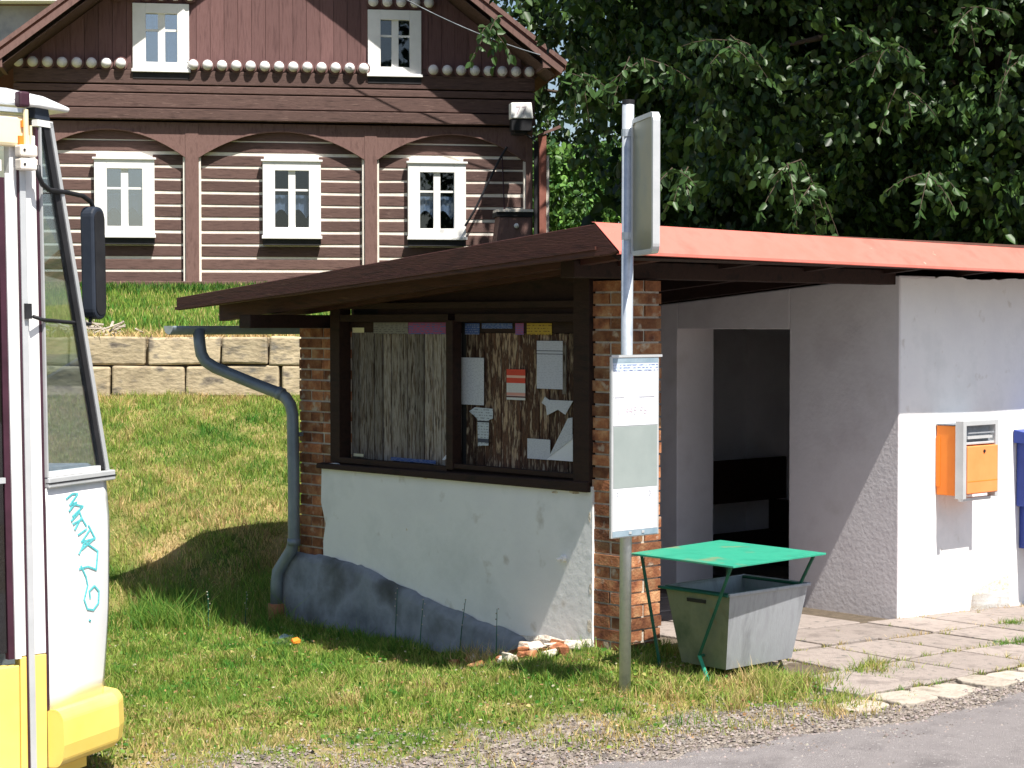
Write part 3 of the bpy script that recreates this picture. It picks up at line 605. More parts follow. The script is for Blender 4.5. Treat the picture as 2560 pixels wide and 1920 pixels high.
def text(name, body, size, loc, rot, m, parent=None):
    c = bpy.data.curves.new(name, 'FONT'); c.body = body; c.size = size; c.extrude = .0004
    o = bpy.data.objects.new(name, c); COL.objects.link(o); o.location = loc; o.rotation_euler = rot; c.materials.append(m)
    bpy.context.view_layer.update(); dg = bpy.context.evaluated_depsgraph_get(); me = bpy.data.meshes.new_from_object(o.evaluated_get(dg)); bpy.data.objects.remove(o)
    n = link(name, me, parent, loc, rot); n['kind'] = 'stuff'; return n
p0 = Vector((.02, -.045, -pz))-ax*.0215+bx*(sL+.035)
text('lettering', '1  445 96', .062, (p0.x, p0.y, 1.505-pz), (rad(90), 0, TH), M['ink'], tb)
text('lettering', '2', .03, (p0.x, p0.y, 1.065-pz), (rad(90), 0, TH), M['ink_dark'], tb)
p1 = p0+bx*.25; text('lettering', '3', .04, (p1.x, p1.y, 1.055-pz), (rad(90), 0, TH), M['ink_dark'], tb)

# ------------------------------------------------------------------ litter bin (shelter-parallel frame)
bs, bt = .06, -.76; bxw, byw, _ = st(bs, bt); bz = -.06
BIN = thing('litter_bin', 'galvanised tapered litter bin under a flat green metal canopy', 'litter bin', (bxw, byw, bz), TH)
def loc_(s, t, z): return (s-bs, t-bt, z-bz)
b0, b1, t0_, t1_ = -.15, .43, -.93, -.59; r0, r1, q0, q1 = -.205, .485, -1.005, -.515
def shell(mb, lo, hi, z0, z1, th=.004):
    (a, b, c, d), (e, f, g, h) = lo, hi
    o = [loc_(a, c, z0), loc_(b, c, z0), loc_(b, d, z0), loc_(a, d, z0)]; u = [loc_(e, g, z1), loc_(f, g, z1), loc_(f, h, z1), loc_(e, h, z1)]
    k = len(mb.v); mb.v += o+u
    mb.f += [(k, k+1, k+5, k+4), (k+1, k+2, k+6, k+5), (k+2, k+3, k+7, k+6), (k+3, k, k+4, k+7), (k+3, k+2, k+1, k)]
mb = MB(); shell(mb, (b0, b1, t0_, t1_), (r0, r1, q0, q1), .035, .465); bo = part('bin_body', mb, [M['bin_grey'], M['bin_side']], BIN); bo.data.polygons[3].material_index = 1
md = bo.modifiers.new('s', 'SOLIDIFY'); md.thickness = .006
w = .014
part('bin_rim', MB().box(r0-bs-w, r1-bs+w, q0-bt-w, q0-bt+.004, .462-bz, .482-bz).box(r0-bs-w, r1-bs+w, q1-bt-.004, q1-bt+w, .462-bz, .482-bz).box(r1-bs-.004, r1-bs+w, q0-bt+.004, q1-bt-.004, .462-bz, .482-bz), M['bin_grey'], BIN, bevel=.004)
part('bin_rim', MB().box(r0-bs-w, r0-bs+.004, q0-bt+.004, q1-bt-.004, .462-bz, .482-bz), M['green_dark'], BIN, bevel=.003)
part('grip_slot', MB().hexa([loc_(-.2, -.82, .405), loc_(-.2, -.68, .405), loc_(-.206, -.68, .405), loc_(-.206, -.82, .405), loc_(-.2, -.82, .425), loc_(-.2, -.68, .425), loc_(-.208, -.68, .425), loc_(-.208, -.82, .425)]), M['black'], BIN)
part('canopy', MB().hexa([loc_(-.37, -1.175, .655), loc_(.49, -1.135, .655), loc_(.50, -.31, .66), loc_(-.385, -.40, .66), loc_(-.37, -1.175, .667), loc_(.49, -1.135, .667), loc_(.50, -.31, .672), loc_(-.385, -.40, .672)]), M['green'], BIN, bevel=.002)
def rod(pts, r=.010, m='green_dark', name='leg'): return part(name, MB().tube([loc_(*p) for p in pts], r, 6), M[m], BIN)
for s_, sg in ((-.2, -1), (.44, 1)):
    rod([(-.30 if sg < 0 else .42, -1.10, .655), (s_, -.77, .10)])
    rod([(-.31 if sg < 0 else .42, -.42, .655), (s_+sg*.01, -.47, .02), (s_+sg*.02, -.46, -.08)])
    rod([(s_, -.77, .105), (s_+sg*.01, -.875, -.08)], .011, 'green')
    rod([(s_+sg*.03, -1.01, .47), (s_+sg*.03, -.48, .47)], .009, 'green_dark', 'cross_bar')
rod([(-.2, -.77, .10), (.44, -.77, .10)], .009, 'green_dark', 'cross_bar')

# ------------------------------------------------------------------ mailboxes on the white wall
mbx = thing('mailbox', 'orange mailbox with grey surround and slot on the white wall', 'mailbox', st(3.37, -.012, .75), TH)
Lx = lambda s: s-3.37
part('box_body', MB().box(Lx(3.16), Lx(3.58), -.165, .0, .02, .52), M['orange'], mbx, bevel=.006)
part('mount_plate', MB().box(Lx(3.155), Lx(3.5), -.03, -.0, .08, .44), M['orange'], mbx)
part('box_lid', MB().box(Lx(3.155), Lx(3.585), -.17, .0, .521, .529), M['plinth'], mbx)  # dark plate added to cut the orange bounce onto the wall
part('surround', MB().box(Lx(3.15), Lx(3.19), -.235, -.166, -.0, .555).box(Lx(3.55), Lx(3.59), -.235, -.166, -.0, .555).box(Lx(3.19), Lx(3.55), -.235, -.166, .52, .555).box(Lx(3.19), Lx(3.55), -.225, -.166, .385, .402).box(Lx(3.19), Lx(3.55), -.2, -.166, -.02, .004), M['sheet'], mbx, bevel=.003)
part('posting_slot', MB().box(Lx(3.19), Lx(3.55), -.185, -.168, .40, .52), M['plinth'], mbx)
part('posting_slot', MB().box(Lx(3.22), Lx(3.54), -.228, -.226, .463, .472), M['bin_grey'], mbx)
part('slot_flap', MB().box(Lx(3.22), Lx(3.53), -.222, -.186, .425, .445), M['sheet'], mbx)
part('front_door', MB().box(Lx(3.195), Lx(3.575), -.24, -.187, .035, .375), M['orange_light'], mbx, bevel=.006)
part('door_groove', MB().box(Lx(3.20), Lx(3.57), -.2412, -.2402, .120, .126), M['orange'], mbx)
part('lock', MB().tube([(Lx(3.40), -.240, .335), (Lx(3.40), -.246, .335)], .012, 10), M['black'], mbx)
bb = thing('wall_box', 'dark blue metal box on the white wall, cut by the right edge of the picture', 'mailbox', st(4.18, -.012, .60), TH)
part('box_body', MB().box(.0, .55, -.42, 0, .02, .52), M['blue'], bb, bevel=.01)
part('box_lid', MB().hexa([(-.04, -.46, .5), (.59, -.46, .5), (.59, .0, .5), (-.04, .0, .5), (-.04, -.46, .52), (.59, -.46, .52), (.59, .0, .60), (-.04, .0, .60)]), M['blue'], bb, bevel=.004)
part('box_foot', MB().box(.05, .5, -.38, 0, -.3, .018), M['blue'], bb)

# ------------------------------------------------------------------ timber house
HX, HY, HZ = -8.45, 32.5, 2.70; HR = rad(9)
HS = thing('timber_house', 'dark brown half-timbered log house with white windows and a steep gable', 'house', (HX, HY, HZ), HR)
ho = dict(loc=(0, 0, -HZ))
def hp(name, mb, m, **k): return part(name, mb, M[m], HS, loc=(0, 0, -HZ), **k)
WINS = [(1.34, 2.35, 3.49, 4.83), (4.19, 5.19, 3.49, 4.83), (6.71, 7.73, 3.49, 4.83)]
UWINS = [(2.0, 2.95, 6.31, 7.45), (6.01, 6.94, 6.31, 7.44)]
# backing wall pierced by the window openings
def wall_with_holes(x0, x1, z0, z1, holes, y0, y1):
    mb = MB(); xsx = sorted({x0, x1, *[h[0] for h in holes], *[h[1] for h in holes]}); zs = sorted({z0, z1, *[h[2] for h in holes], *[h[3] for h in holes]})
    for i in range(len(xsx)-1):
        for j in range(len(zs)-1):
            cx = (xsx[i]+xsx[i+1])/2; cz = (zs[j]+zs[j+1])/2
            if any(h[0] < cx < h[1] and h[2] < cz < h[3] for h in holes): continue
            mb.box(xsx[i], xsx[i+1], y0, y1, zs[j], zs[j+1])
    return mb
inset = lambda w, a=.16: (w[0]+a, w[1]-a, w[2]+a, w[3]-a)
hp('wall', wall_with_holes(.1, 8.9, 2.3, 5.44, [inset(w) for w in WINS], .096, .30), 'cream')
hp('side_wall', MB().box(.1, .3, .3, 10, 2.3, 6.2).box(8.7, 8.9, .3, 10, 2.3, 6.2), 'log')
hp('back_wall', MB().box(.1, 8.9, 10, 10.2, 2.3, 6.2), 'log')
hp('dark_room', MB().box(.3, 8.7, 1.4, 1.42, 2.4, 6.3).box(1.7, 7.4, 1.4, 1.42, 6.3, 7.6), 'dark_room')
# logs
LZ = [5.24, 5.04, 4.805, 4.585, 4.365, 4.14, 3.92, 3.69, 3.46, 3.24, 3.015, 2.79]
bays = [(.33, 2.83), (3.14, 5.91), (6.21, 8.77)]
for (xa, xb), w in zip(bays, WINS):
    for z in LZ:
        h = .090; wob = random.uniform(-.011, .011); z = z+random.uniform(-.004, .004)
        segs = [(xa, xb)]
        if z+h > w[2]-.02 and z-h < w[3]+.0: segs = [(xa, w[0]+.03), (w[1]-.03, xb)]
        for (a, b) in segs:
            hp('log', MB().hexa([(a, .085, z-h), (b, .085, z-h+wob), (b, .14, z-h), (a, .14, z-h), (a, .085, z+h), (b, .085, z+h+wob), (b, .14, z+h), (a, .14, z+h)]), 'log', bevel=.012)
# posts, battens, arches
for (a, b) in ((.08, .31), (2.87, 3.10), (5.95, 6.17), (8.80, 8.92)):
    hp('post', MB().box(a, b, -.04, .13, 2.5, 5.44), 'timber', bevel=.01)
    hp('post_batten', MB().box(a-.035, a-.001, .0, .12, 2.5, 4.85).box(b+.001, b+.035, .0, .12, 2.5, 4.85) if a < 8 else MB().box(a-.035, a-.001, .0, .12, 2.5, 4.85), 'cream')
for (xa, xb) in ((.31, 2.87), (3.10, 5.95), (6.17, 8.80)):
    n = 24; c = (xa+xb)/2; hw = (xb-xa)/2; lo = []
    for k in range(n+1):
        u = -1+2*k/n; z = 5.335-.465*abs(u)**2.0; lo.append((c+u*hw, z))
    mb = MB()
    for k in range(n):
        (x0, z0), (x1, z1) = lo[k], lo[k+1]; mb.hexa([(x0, -.03, z0), (x1, -.03, z1), (x1, .12, z1), (x0, .12, z0), (x0, -.03, 5.44), (x1, -.03, 5.44), (x1, .12, 5.44), (x0, .12, 5.44)])
    hp('arch_panel', mb, 'timber')
    mb = MB()
    for k in range(n):
        (x0, z0), (x1, z1) = lo[k], lo[k+1]; mb.hexa([(x0, -.045, z0-.028), (x1, -.045, z1-.028), (x1, .05, z1-.028), (x0, .05, z0-.028), (x0, -.045, z0-.001), (x1, -.045, z1-.001), (x1, .05, z1-.001), (x0, .05, z0-.001)])
    hp('arch_moulding', mb, 'timber')
hp('sill_beam', MB().box(.08, 8.92, -.05, .13, 2.45, 2.72), 'log', bevel=.01)
# upper beams and planks
for (z0, z1, y) in ((5.475, 5.67, -.16), (5.68, 5.93, -.10), (5.94, 6.07, -.085), (6.08, 6.33, -.09)):
    hp('beam', MB().box(.02, 8.95, y, .3, z0, z1-.012), 'log', bevel=.012)
hp('ball_rail', MB().box(.0, 9.0, -.06, .3, 6.33, 6.44), 'log')
# gable boards
apx, apz, sl = 4.55, 10.05, .76
def gz_(x): return apz-.25-abs(x-apx)*sl
x = .02
while x < 8.9:
    w_ = .235; b = min(x+w_-.006, 8.95); cx = (x+b)/2
    lo = 6.44; skip = False
    segs = [(lo, None)]
    for u in UWINS:
        if u[0]+.1 < cx < u[1]-.1: segs = [(u[3]-.1, None), (lo-.02, u[2]+.05)]
    for (z0, z1) in segs:
        za = z1 if z1 else gz_(x); zb = z1 if z1 else gz_(b)
        if min(za, zb) <= z0+.03: continue
        y = -.03+random.uniform(-.004, .004)
        hp('gable_board', MB().hexa([(x, y, z0), (b, y, z0), (b, .02, z0), (x, .02, z0), (x, y, za), (b, y, zb), (b, .02, zb), (x, .02, za)]), 'gable')
    x += w_
g = wall_with_holes(1.2, 7.9, 6.44, 7.7, [inset(u, .14) for u in UWINS], .03, .2); hp('gable_wall', g.prism([(1.2, .03, 7.7), (7.9, .03, 7.7), (apx, .03, 9.75)], (0, 0, 0), (0, .15, 0)).prism([(.1, .03, 6.44), (1.2, .03, 6.44), (1.2, .03, 7.3)], (0, 0, 0), (0, .15, 0)).prism([(7.9, .03, 6.44), (8.9, .03, 6.44), (7.9, .03, 7.3)], (0, 0, 0), (0, .15, 0)), 'log')
# decorative balls
ball_me = MB().ball((0, 0, 0), .090, 14, 8).mesh('ball', M['ball'], True)
disc_me = MB().tube([(0, .0, 0), (0, .035, 0)], .118, 16).mesh('ball_disc', M['gable'])
def balls(x0, x1, z, skip=()):
    x = x0
    while x < x1:
        if not any(a-.06 < x < b+.06 for a, b in skip):
            link('ball', ball_me, HS, (x, -.135, z-HZ)); link('ball_disc', disc_me, HS, (x, -.10, z-HZ))
        x += .243
balls(.10, 8.95, 6.415, [(2.0, 2.95), (6.01, 6.94)])
balls(1.75, 3.2, 7.585); balls(6.10, 7.2, 7.575)
def hwindow(w, up_, k):
    x0, x1, z0, z1 = w; y = -.10 if up_ else -.04
    ix0, ix1 = (x0+.22, x1-.20) if up_ else (x0+.21, x1-.205); iz0, iz1 = (z0+.145, z1-.17) if up_ else (z0+.17, z1-.19)
    mb = MB(); yb = y+.14
    mb.box(x0, ix0, y, yb, z0, z1).box(ix1, x1, y, yb, z0, z1).box(ix0, ix1, y, yb, z0, iz0).box(ix0, ix1, y, yb, iz1, z1)
    if not up_:
        n = 16; P = [(x0-.03, y-.03, z1-.035), (x1+.03, y-.03, z1-.035), (x1+.03, y-.03, z1)]
        for q in range(n+1):
            u = 1-2*q/n; P.append(((x0+x1)/2+u*(x1-x0)*.42, y-.03, z1+.09*math.exp(-(u*2.2)**2)))
        P.append((x0-.03, y-.03, z1)); mb.prism(P, (0, 0, 0), (0, .1, 0))
    wd = hp('window', mb, 'white_paint', bevel=.006)
    wd['label'] = 'white framed casement window'
    def sb(name, m, mat, **kk): return part(name, m, M[mat], wd, **kk)
    yc = y+.06; cx = (ix0+ix1)/2; zt = iz0+(iz1-iz0)*.66
    fm = MB().box(cx-.06, cx+.06, yc-.02, yc+.03, iz0, iz1).box(ix0, cx-.06, yc-.01, yc+.025, zt-.018, zt+.018).box(cx+.06, ix1, yc-.01, yc+.025, zt-.018, zt+.018)
    sb('glazing_bars', fm, 'white_paint')
    gm = 'glass_win_sky' if x0 < 4 else 'glass_win'
    for (a, b) in ((ix0, cx-.06), (cx+.06, ix1)):
        for (c, d) in ((iz0, zt-.018), (zt+.018, iz1)): sb('pane', MB().box(a, b, yc+.008, yc+.013, c, d), gm)
    sb('sill', MB().box(x0-.02, x1+.02, y-.05, y+.02, z0-.03, z0+.025), 'white_paint', bevel=.006)
    sb('sill_shadow', MB().box(x0+.0, x1-.0, y+.0, y+.1, z0-.14, z0-.031), 'dark_room')  # near-black strip painting the shadow below the sill
    # lace curtains swept to the sides
    P = []; n = 14
    for i in range(n+1):
        u = i/n; xx = ix0+(ix1-ix0)*u; dep = .16*abs(math.sin(u*math.pi*2+.4)); zb = iz0+.16+dep+(.16 if up_ else 0)
        P.append([(xx, yc+.10+.012*math.sin(i*2.3), zb), (xx, yc+.10+.012*math.sin(i*2.3+.5), zt-.08)])
    if not up_: sb('curtain', MB().grid(P), 'curtain')
    elif x0 < 3: sb('curtain', MB().box(cx+.1, ix1, yc+.1, yc+.105, iz0, zt), 'curtain')
for k, w in enumerate(WINS): hwindow(w, False, k)
for k, w in enumerate(UWINS): hwindow(w, True, k)
# roof
def hroof():
    y0, y1 = -.92, 10.6; th = .16; r = hp
    for sgn in (-1, 1):
        hw_ = 5.05 if sgn < 0 else 4.82; xe = apx+sgn*hw_; ze = apz+.12-hw_*sl
        up_ = [(apx, apz+.12), (xe, ze)]
        P = [(apx, y0, apz+.12), (xe, y0, ze), (xe-sgn*.03, y0, ze-th), (apx, y0, apz+.12-th*1.25)]
        hp('roof_slope', MB().prism(P, (0, .04, 0), (0, y1-y0, 0)), 'house_roof')
        V_ = [(apx, y0, apz+.11), (xe, y0, ze-.01), (xe-sgn*.02, y0, ze-.085), (apx, y0, apz+.02)]
        hp('verge_board', MB().prism(V_, (0, -.03, 0), (0, .01, 0)), 'timber')
        V_ = [(apx, y0, apz-.0), (xe-sgn*.05, y0, ze-.115), (xe-sgn*.1, y0, ze-.215), (apx, y0, apz-.11)]
        hp('verge_board', MB().prism(V_, (0, .0, 0), (0, .05, 0)), 'timber')
        hp('purlin', MB().box(xe-sgn*.35-.07, xe-sgn*.35+.07, y0+.02, .1, ze-.12, ze+.03), 'timber')
        hp('soffit', MB().prism([(apx, y0+.06, apz-.12), (xe-sgn*.2, y0+.06, ze-.23), (xe-sgn*.2, y0+.06, ze-.24), (apx, y0+.06, apz-.14)], (0, 0, 0), (0, .95, 0)), 'log')
hroof()
hp('chimney', MB().box(5.6, 6.1, 4, 4.5, 8.5, 10.9), 'brick')
# lamp, corner post, box, cable
lamp = thing('house_number_lamp', 'white box-shaped house number lamp on a dark bracket at the house corner', 'lamp')
lm = HS.matrix_basis
def hw(x, y, z): c, s = math.cos(HR), math.sin(HR); return (HX+x*c-y*s, HY+x*s+y*c, z)
lamp.location = hw(8.62, -.62, 5.30); lamp.rotation_euler = (0, 0, HR)
part('lamp_housing', MB().hexa([(-.20, -.13, .23), (.19, -.13, .23), (.19, .13, .23), (-.20, .13, .23), (-.20, -.13, .50), (.16, -.13, .51), (.16, .13, .51), (-.20, .13, .50)]), M['white_paint'], lamp, bevel=.015)
part('lamp_base', MB().box(-.19, .17, -.11, .11, .02, .228).box(-.12, .1, -.05, .4, -.02, .06), M['black'], lamp, bevel=.01)
part('bracket', MB().box(-.03, .06, .11, .56, .08, .14).tube([(.05, .0, .0), (.18, .0, -.10), (.30, .05, -.06)], .018, 6), M['black'], lamp)
text('house_number', '77', .20, (-.125, -.132, .30), (rad(90), 0, 0), M['ink'], lamp)
cp = thing('timber_post', 'red-brown squared post with a white edge and slanted top board beside the house corner', 'post'); cp.location = hw(9.08, -.15, 2.7); cp.rotation_euler = (0, 0, HR)
part('post', MB().box(-.07, .055, -.06, .08, -.3, 2.60), M['house_roof'], cp, bevel=.006)
part('white_batten', MB().box(.057, .11, -.02, .06, -.3, 2.25), M['cream'], cp)
part('dark_batten', MB().box(-.15, -.073, .0, .06, -.3, 2.5), M['dark_room'], cp)
part('top_board', MB().hexa([(-.08, -.08, 2.58), (-.08, .08, 2.58), (.33, .08, 2.74), (.33, -.08, 2.74), (-.08, -.08, 2.62), (-.08, .08, 2.62), (.31, .08, 2.79), (.31, -.08, 2.79)]), M['timber'], cp)
wbx = thing('wooden_chest', 'brown wooden chest with a slanted dark lid and white knob below the corner lamp', 'chest'); wbx.location = hw(8.46, -.55, 2.75); wbx.rotation_euler = (0, 0, HR)
part('chest_body', MB().hexa([(-.40, -.25, -.2), (.33, -.25, -.2), (.33, .3, -.2), (-.40, .3, -.2), (-.24, -.2, 1.08), (.31, -.2, 1.08), (.31, .3, 1.12), (-.24, .3, 1.12)]), M['timber'], wbx, bevel=.008)
part('lid', MB().box(-.29, .34, -.22, .32, 1.09, 1.17), M['dark_room'], wbx)
part('lid_edge', MB().box(-.28, .34, -.25, .32, 1.171, 1.215), M['cream'], wbx)
part('knob', MB().ball((.05, -.235, .93), .045, 8, 6), M['white_paint'], wbx)
cab = []
pA = Vector(hw(6.0, -.93, 7.8)); pB = Vector(hw(8.9, -.93, 6.60))
for k in range(21): u = k/20; p = pA.lerp(pB, u); p.z -= .22*4*u*(1-u)*.5; cab.append(p)
c_ = thing('cable', 'thin grey cable sagging across the shaded house gable', 'cable', tuple(pB)); part('wire', MB().tube([p-pB for p in cab], .010, 6), M['plinth'], c_)
c2 = thing('diagonal_line', 'thin dark diagonal line across the log wall under the right-hand arch', 'pole', hw(7.75, -.15, 3.0), HR)  # thin black rod drawn as a slanting line in the right bay
part('rod', MB().tube([(-.05, 0, .7), (.12, 0, .98), (.55, .02, 1.85), (.70, .05, 2.10)], .022, 6), M['black'], c2)
part('cord', MB().tube([(.62, .10, 2.0), (.66, .10, 1.0)], .012, 6), M['rubber'], c2)
# neighbour house top left
nb_ = thing('neighbour_house', 'grey rendered house with a white eaves board far behind the left roof slope', 'house', (-17, 50, 3))
part('wall', MB().box(-4, 6.5, 0, 6, -1, 7.25), M['far_wall'], nb_)
part('eaves_board', MB().box(-4.5, 5.35, -.5, .1, 7.30, 8.2), M['white_paint'], nb_)
part('roof', MB().prism([(-4.6, -.6, 8.2), (-4.6, 7, 8.2), (-4.6, 3.2, 11.5)], (0, 0, 0), (11, 0, 0)), M['house_roof'], nb_)
part('window', MB().box(-1, .2, -.03, .02, 4.6, 6.2), M['glass_win'], nb_)

# ------------------------------------------------------------------ bus at the left edge
a45 = rad(45); a21 = rad(21); CX, CY = -2.15, 8.80
BUS = thing('bus', 'white and yellow bus with turquoise graffiti on its front corner, cut by the left edge', 'bus', (CX, CY, 0))
D1 = Vector((math.sin(a45), math.cos(a45), 0)); IN = Vector((-math.cos(a45), math.sin(a45), 0)); D2 = Vector((math.sin(a21), math.cos(a21), 0)); N2 = Vector((math.cos(a21), -math.sin(a21), 0)); N1 = -IN
Z = Vector((0, 0, 1))
lean = lambda z: -.022*max(0, z-.4)
def BS(u, z, o=0): return D1*(u+lean(z)*.35)+N1*(o+lean(z)*.6)+Z*z                 # point on the side, u forward
def BT(u, z, o=0): return BS(0, z)+D2*u+N2*(o)+Z*0                                 # point on the tapered corner
def bface(f, u0, u1, z0, z1, o0, o1): return [f(u0, z0, o0), f(u1, z0, o0), f(u1, z0, o1), f(u0, z0, o1), f(u0, z1, o0), f(u1, z1, o0), f(u1, z1, o1), f(u0, z1, o1)]
def hx(mb, f, u0, u1, z0, z1, o0=-.03, o1=.0, u0t=None, u1t=None):
    u0t = u0 if u0t is None else u0t; u1t = u1 if u1t is None else u1t
    return mb.hexa([f(u0, z0, o1), f(u1, z0, o1), f(u1, z0, o0), f(u0, z0, o0), f(u0t, z1, o1), f(u1t, z1, o1), f(u1t, z1, o0), f(u0t, z1, o0)])
def bp_(name, mb, m, parent=BUS, **k): return part(name, mb, M[m], parent, **k)
edge = lambda z: np.interp(z, [-.06, .2, .6, 1.04, 1.28, 2.95], [.49, .485, .54, .565, .535, .115])
# side: yellow skirt, white column, door
bp_('body_side', hx(MB(), BS, -.139, -.003, .475, 2.86, -.05, .0), 'bus_white', bevel=.004)
bp_('body_skirt', hx(MB(), BS, -.139, -.003, -.06, .472, -.05, .002), 'bus_yellow', bevel=.004)
bp_('body_skirt', hx(MB(), BS, -1.35, -.142, -.06, .44, -.05, .003), 'bus_yellow', bevel=.01)
bp_('trim_rail', hx(MB(), BS, -.098, -.066, -.06, 2.72, .001, .018), 'sheet', bevel=.004)
bp_('rubber_seal', hx(MB(), BS, -.106, -.099, -.06, 2.74, .003, .012).hexa([BS(-.0025, -.06, .003), BT(.014, -.06, .003), BT(.014, -.06, -.02), BS(-.0025, -.06, -.02), BS(-.0025, 2.9, .003), BT(.014, 2.9, .003), BT(.014, 2.9, -.02), BS(-.0025, 2.9, -.02)]), 'rubber')
door = bp_('door', hx(MB(), BS, -.203, -.143, .47, 2.66, -.02, .008), 'rubber')
bp_('door_frame', hx(MB(), BS, -.143-.03, -.143, .47, 2.68, .009, .018), 'bus_white', door)
bp_('door_glass', hx(MB(), BS, -1.28, -.205, .50, 2.66, -.012, .0), 'glass_dark', door)
bp_('door_rail', hx(MB(), BS, -1.28, -.205, 1.275, 1.30, .001, .02), 'sheet', door)
bp_('door_frame', hx(MB(), BS, -.76, -.72, .47, 2.66, .001, .015), 'rubber', door)
# rest of the long side
for i in range(5):
    u1 = -1.4-i*1.3
    bp_('body_side', hx(MB(), BS, u1-1.3+.003, u1-.003, .475, 1.25, -.05, 0), 'bus_white', bevel=.004)
    bp_('window_glass', hx(MB(), BS, u1-1.22, u1-.08, 1.27, 2.45, -.02, -.012), 'glass_dark')
    bp_('window_pillar', hx(MB(), BS, u1-.078, u1+.07, 1.252, 2.84, -.05, 0), 'bus_white')
    bp_('window_header', hx(MB(), BS, u1-1.22, u1-.08, 2.47, 2.84, -.05, 0), 'bus_white')
bp_('body_skirt', hx(MB(), BS, -7.9, -1.353, -.06, .472, -.05, .002), 'bus_yellow', bevel=.01)
bp_('door_header', hx(MB(), BS, -1.4, -.18, 2.69, 2.74, -.05, .0), 'bus_white')
# destination box over the door
db = bp_('destination_box', hx(MB(), BS, -1.3, -.06, 2.80, 2.945, .0, .035), 'bus_cream', bevel=.02)
bp_('box_latch', hx(MB(), BS, -.115, -.075, 2.81, 2.85, .036, .05).hexa(bface(BS, -.10, -.075, 2.89, 2.92, .036, .05)), 'orange', db)
bp_('roof_gutter', hx(MB(), BS, -1.4, -.07, 2.955, 2.975, .0, .045), 'galv')
# tapered corner panel
N = 12; P = []
for i in range(N+1):
    z = .2+(1.235-.2)*i/N; e = float(edge(z)); bul = .02*math.sin(math.pi*i/N)
    P.append([BT(.016, z, 0), BT(e*.5, z, bul*.6), BT(e*.9, z, bul*.6), BT(e-.0, z, -.015), BT(e-.02, z, -.06)])
cpn = bp_('corner_panel', MB().grid(P), 'bus_white', smooth=True)
md = cpn.modifiers.new('s', 'SOLIDIFY'); md.thickness = .004; md.offset = 0
# waist trim
bp_('waist_trim', hx(MB(), BT, .018, .572, 1.236, 1.285, -.03, .022), 'sheet', bevel=.006)
bp_('waist_seal', hx(MB(), BT, .018, .574, 1.255, 1.262, .0, .024), 'black')
# cab window: frame and pane
fr = bp_('cab_window', hx(MB(), BT, .016, .028, 1.287, 2.90, -.02, .012).hexa([BT(.505, 1.287, .012), BT(.535, 1.287, .012), BT(.535, 1.287, -.03), BT(.505, 1.287, -.03), BT(.095, 2.93, .012), BT(.120, 2.93, .012), BT(.120, 2.93, -.03), BT(.095, 2.93, -.03)]), 'sheet')
bp_('window_seal', MB().hexa([BT(.465, 1.30, .006), BT(.504, 1.287, .006), BT(.504, 1.287, -.02), BT(.465, 1.30, -.02), BT(.055, 2.91, .006), BT(.094, 2.92, .006), BT(.094, 2.92, -.02), BT(.055, 2.91, -.02)]), 'black', fr)
bp_('window_ledge', hx(MB(), BT, .03, .46, 1.287, 1.312, -.02, .010), 'bus_white', fr)
bp_('glass_pane', MB().hexa([BT(.028, 1.312, -.004), BT(.463, 1.312, -.004), BT(.463, 1.312, -.009), BT(.028, 1.312, -.009), BT(.028, 2.90, -.004), BT(.054, 2.90, -.004), BT(.054, 2.90, -.009), BT(.028, 2.90, -.009)]), 'glass_bus', fr)
bp_('window_header', hx(MB(), BT, -.0, .12, 2.905, 2.935, -.02, .012), 'bus_white', fr)
# cab header and roof
bp_('corner_header', MB().hexa([BT(.0, 2.94, .0), BT(.115, 2.94, .0), BT(.1, 2.94, -.05), BT(.0, 2.94, -.05), BT(.0, 3.0, .0), BT(.10, 3.0, .0), BT(.09, 3.0, -.05), BT(.0, 3.0, -.05)]), 'mirror_case')
Wd = 2.2
def ring(z, ins, nose):
    f = BS(-8, z, -ins); c = BS(0, z, -ins); t = BT(nose, z, -ins); o = IN*Wd
    return [f, c, t, t+D1*.08*0+IN*(Wd-2*(t-c).dot(IN)-2*0), c+IN*(Wd-2*ins), f+IN*(Wd-2*ins)]
rings = [ring(2.99, -.02, .24), ring(3.01, -.025, .25), ring(3.055, .04, .13), ring(3.10, .25, .05)]
mb = MB(); k = 6
for r_ in rings: mb.v += [tuple(p) for p in r_]
for i in range(3):
    for j in range(k): mb.f.append((i*k+j, i*k+(j+1) % k, (i+1)*k+(j+1) % k, (i+1)*k+j))
mb.f.append(tuple(range(18, 24))); mb.f.append(tuple(range(0, 6))[::-1]); bp_('roof', mb, 'bus_white', bevel=.008)
# front: windscreen, front panel, far side
def FP(u, z): e = float(edge(z)); p = BT(e, z, -.01); w_ = Wd-2*(p-BS(0, z)).dot(IN)+0; return p+IN*(w_*u)
mb = MB().grid([[FP(u, z) for z in (-.05, .2, .6, 1.04, 1.25)] for u in np.linspace(.01, .99, 6)]); fpn = bp_('front_panel', mb, 'bus_white'); fpn.modifiers.new('s', 'SOLIDIFY').thickness = .02
mb = MB().grid([[FP(u, z) for z in (1.29, 2.9)] for u in (.03, .97)]); bp_('windscreen', mb, 'glass_bus')
bp_('body_far_side', MB().hexa([BS(-8, -.05, -Wd), BS(0, -.05, -Wd), BS(0, -.05, -Wd+.05), BS(-8, -.05, -Wd+.05), BS(-8, 1.25, -Wd), BS(0, 1.25, -Wd), BS(0, 1.25, -Wd+.05), BS(-8, 1.25, -Wd+.05)]), 'bus_white')
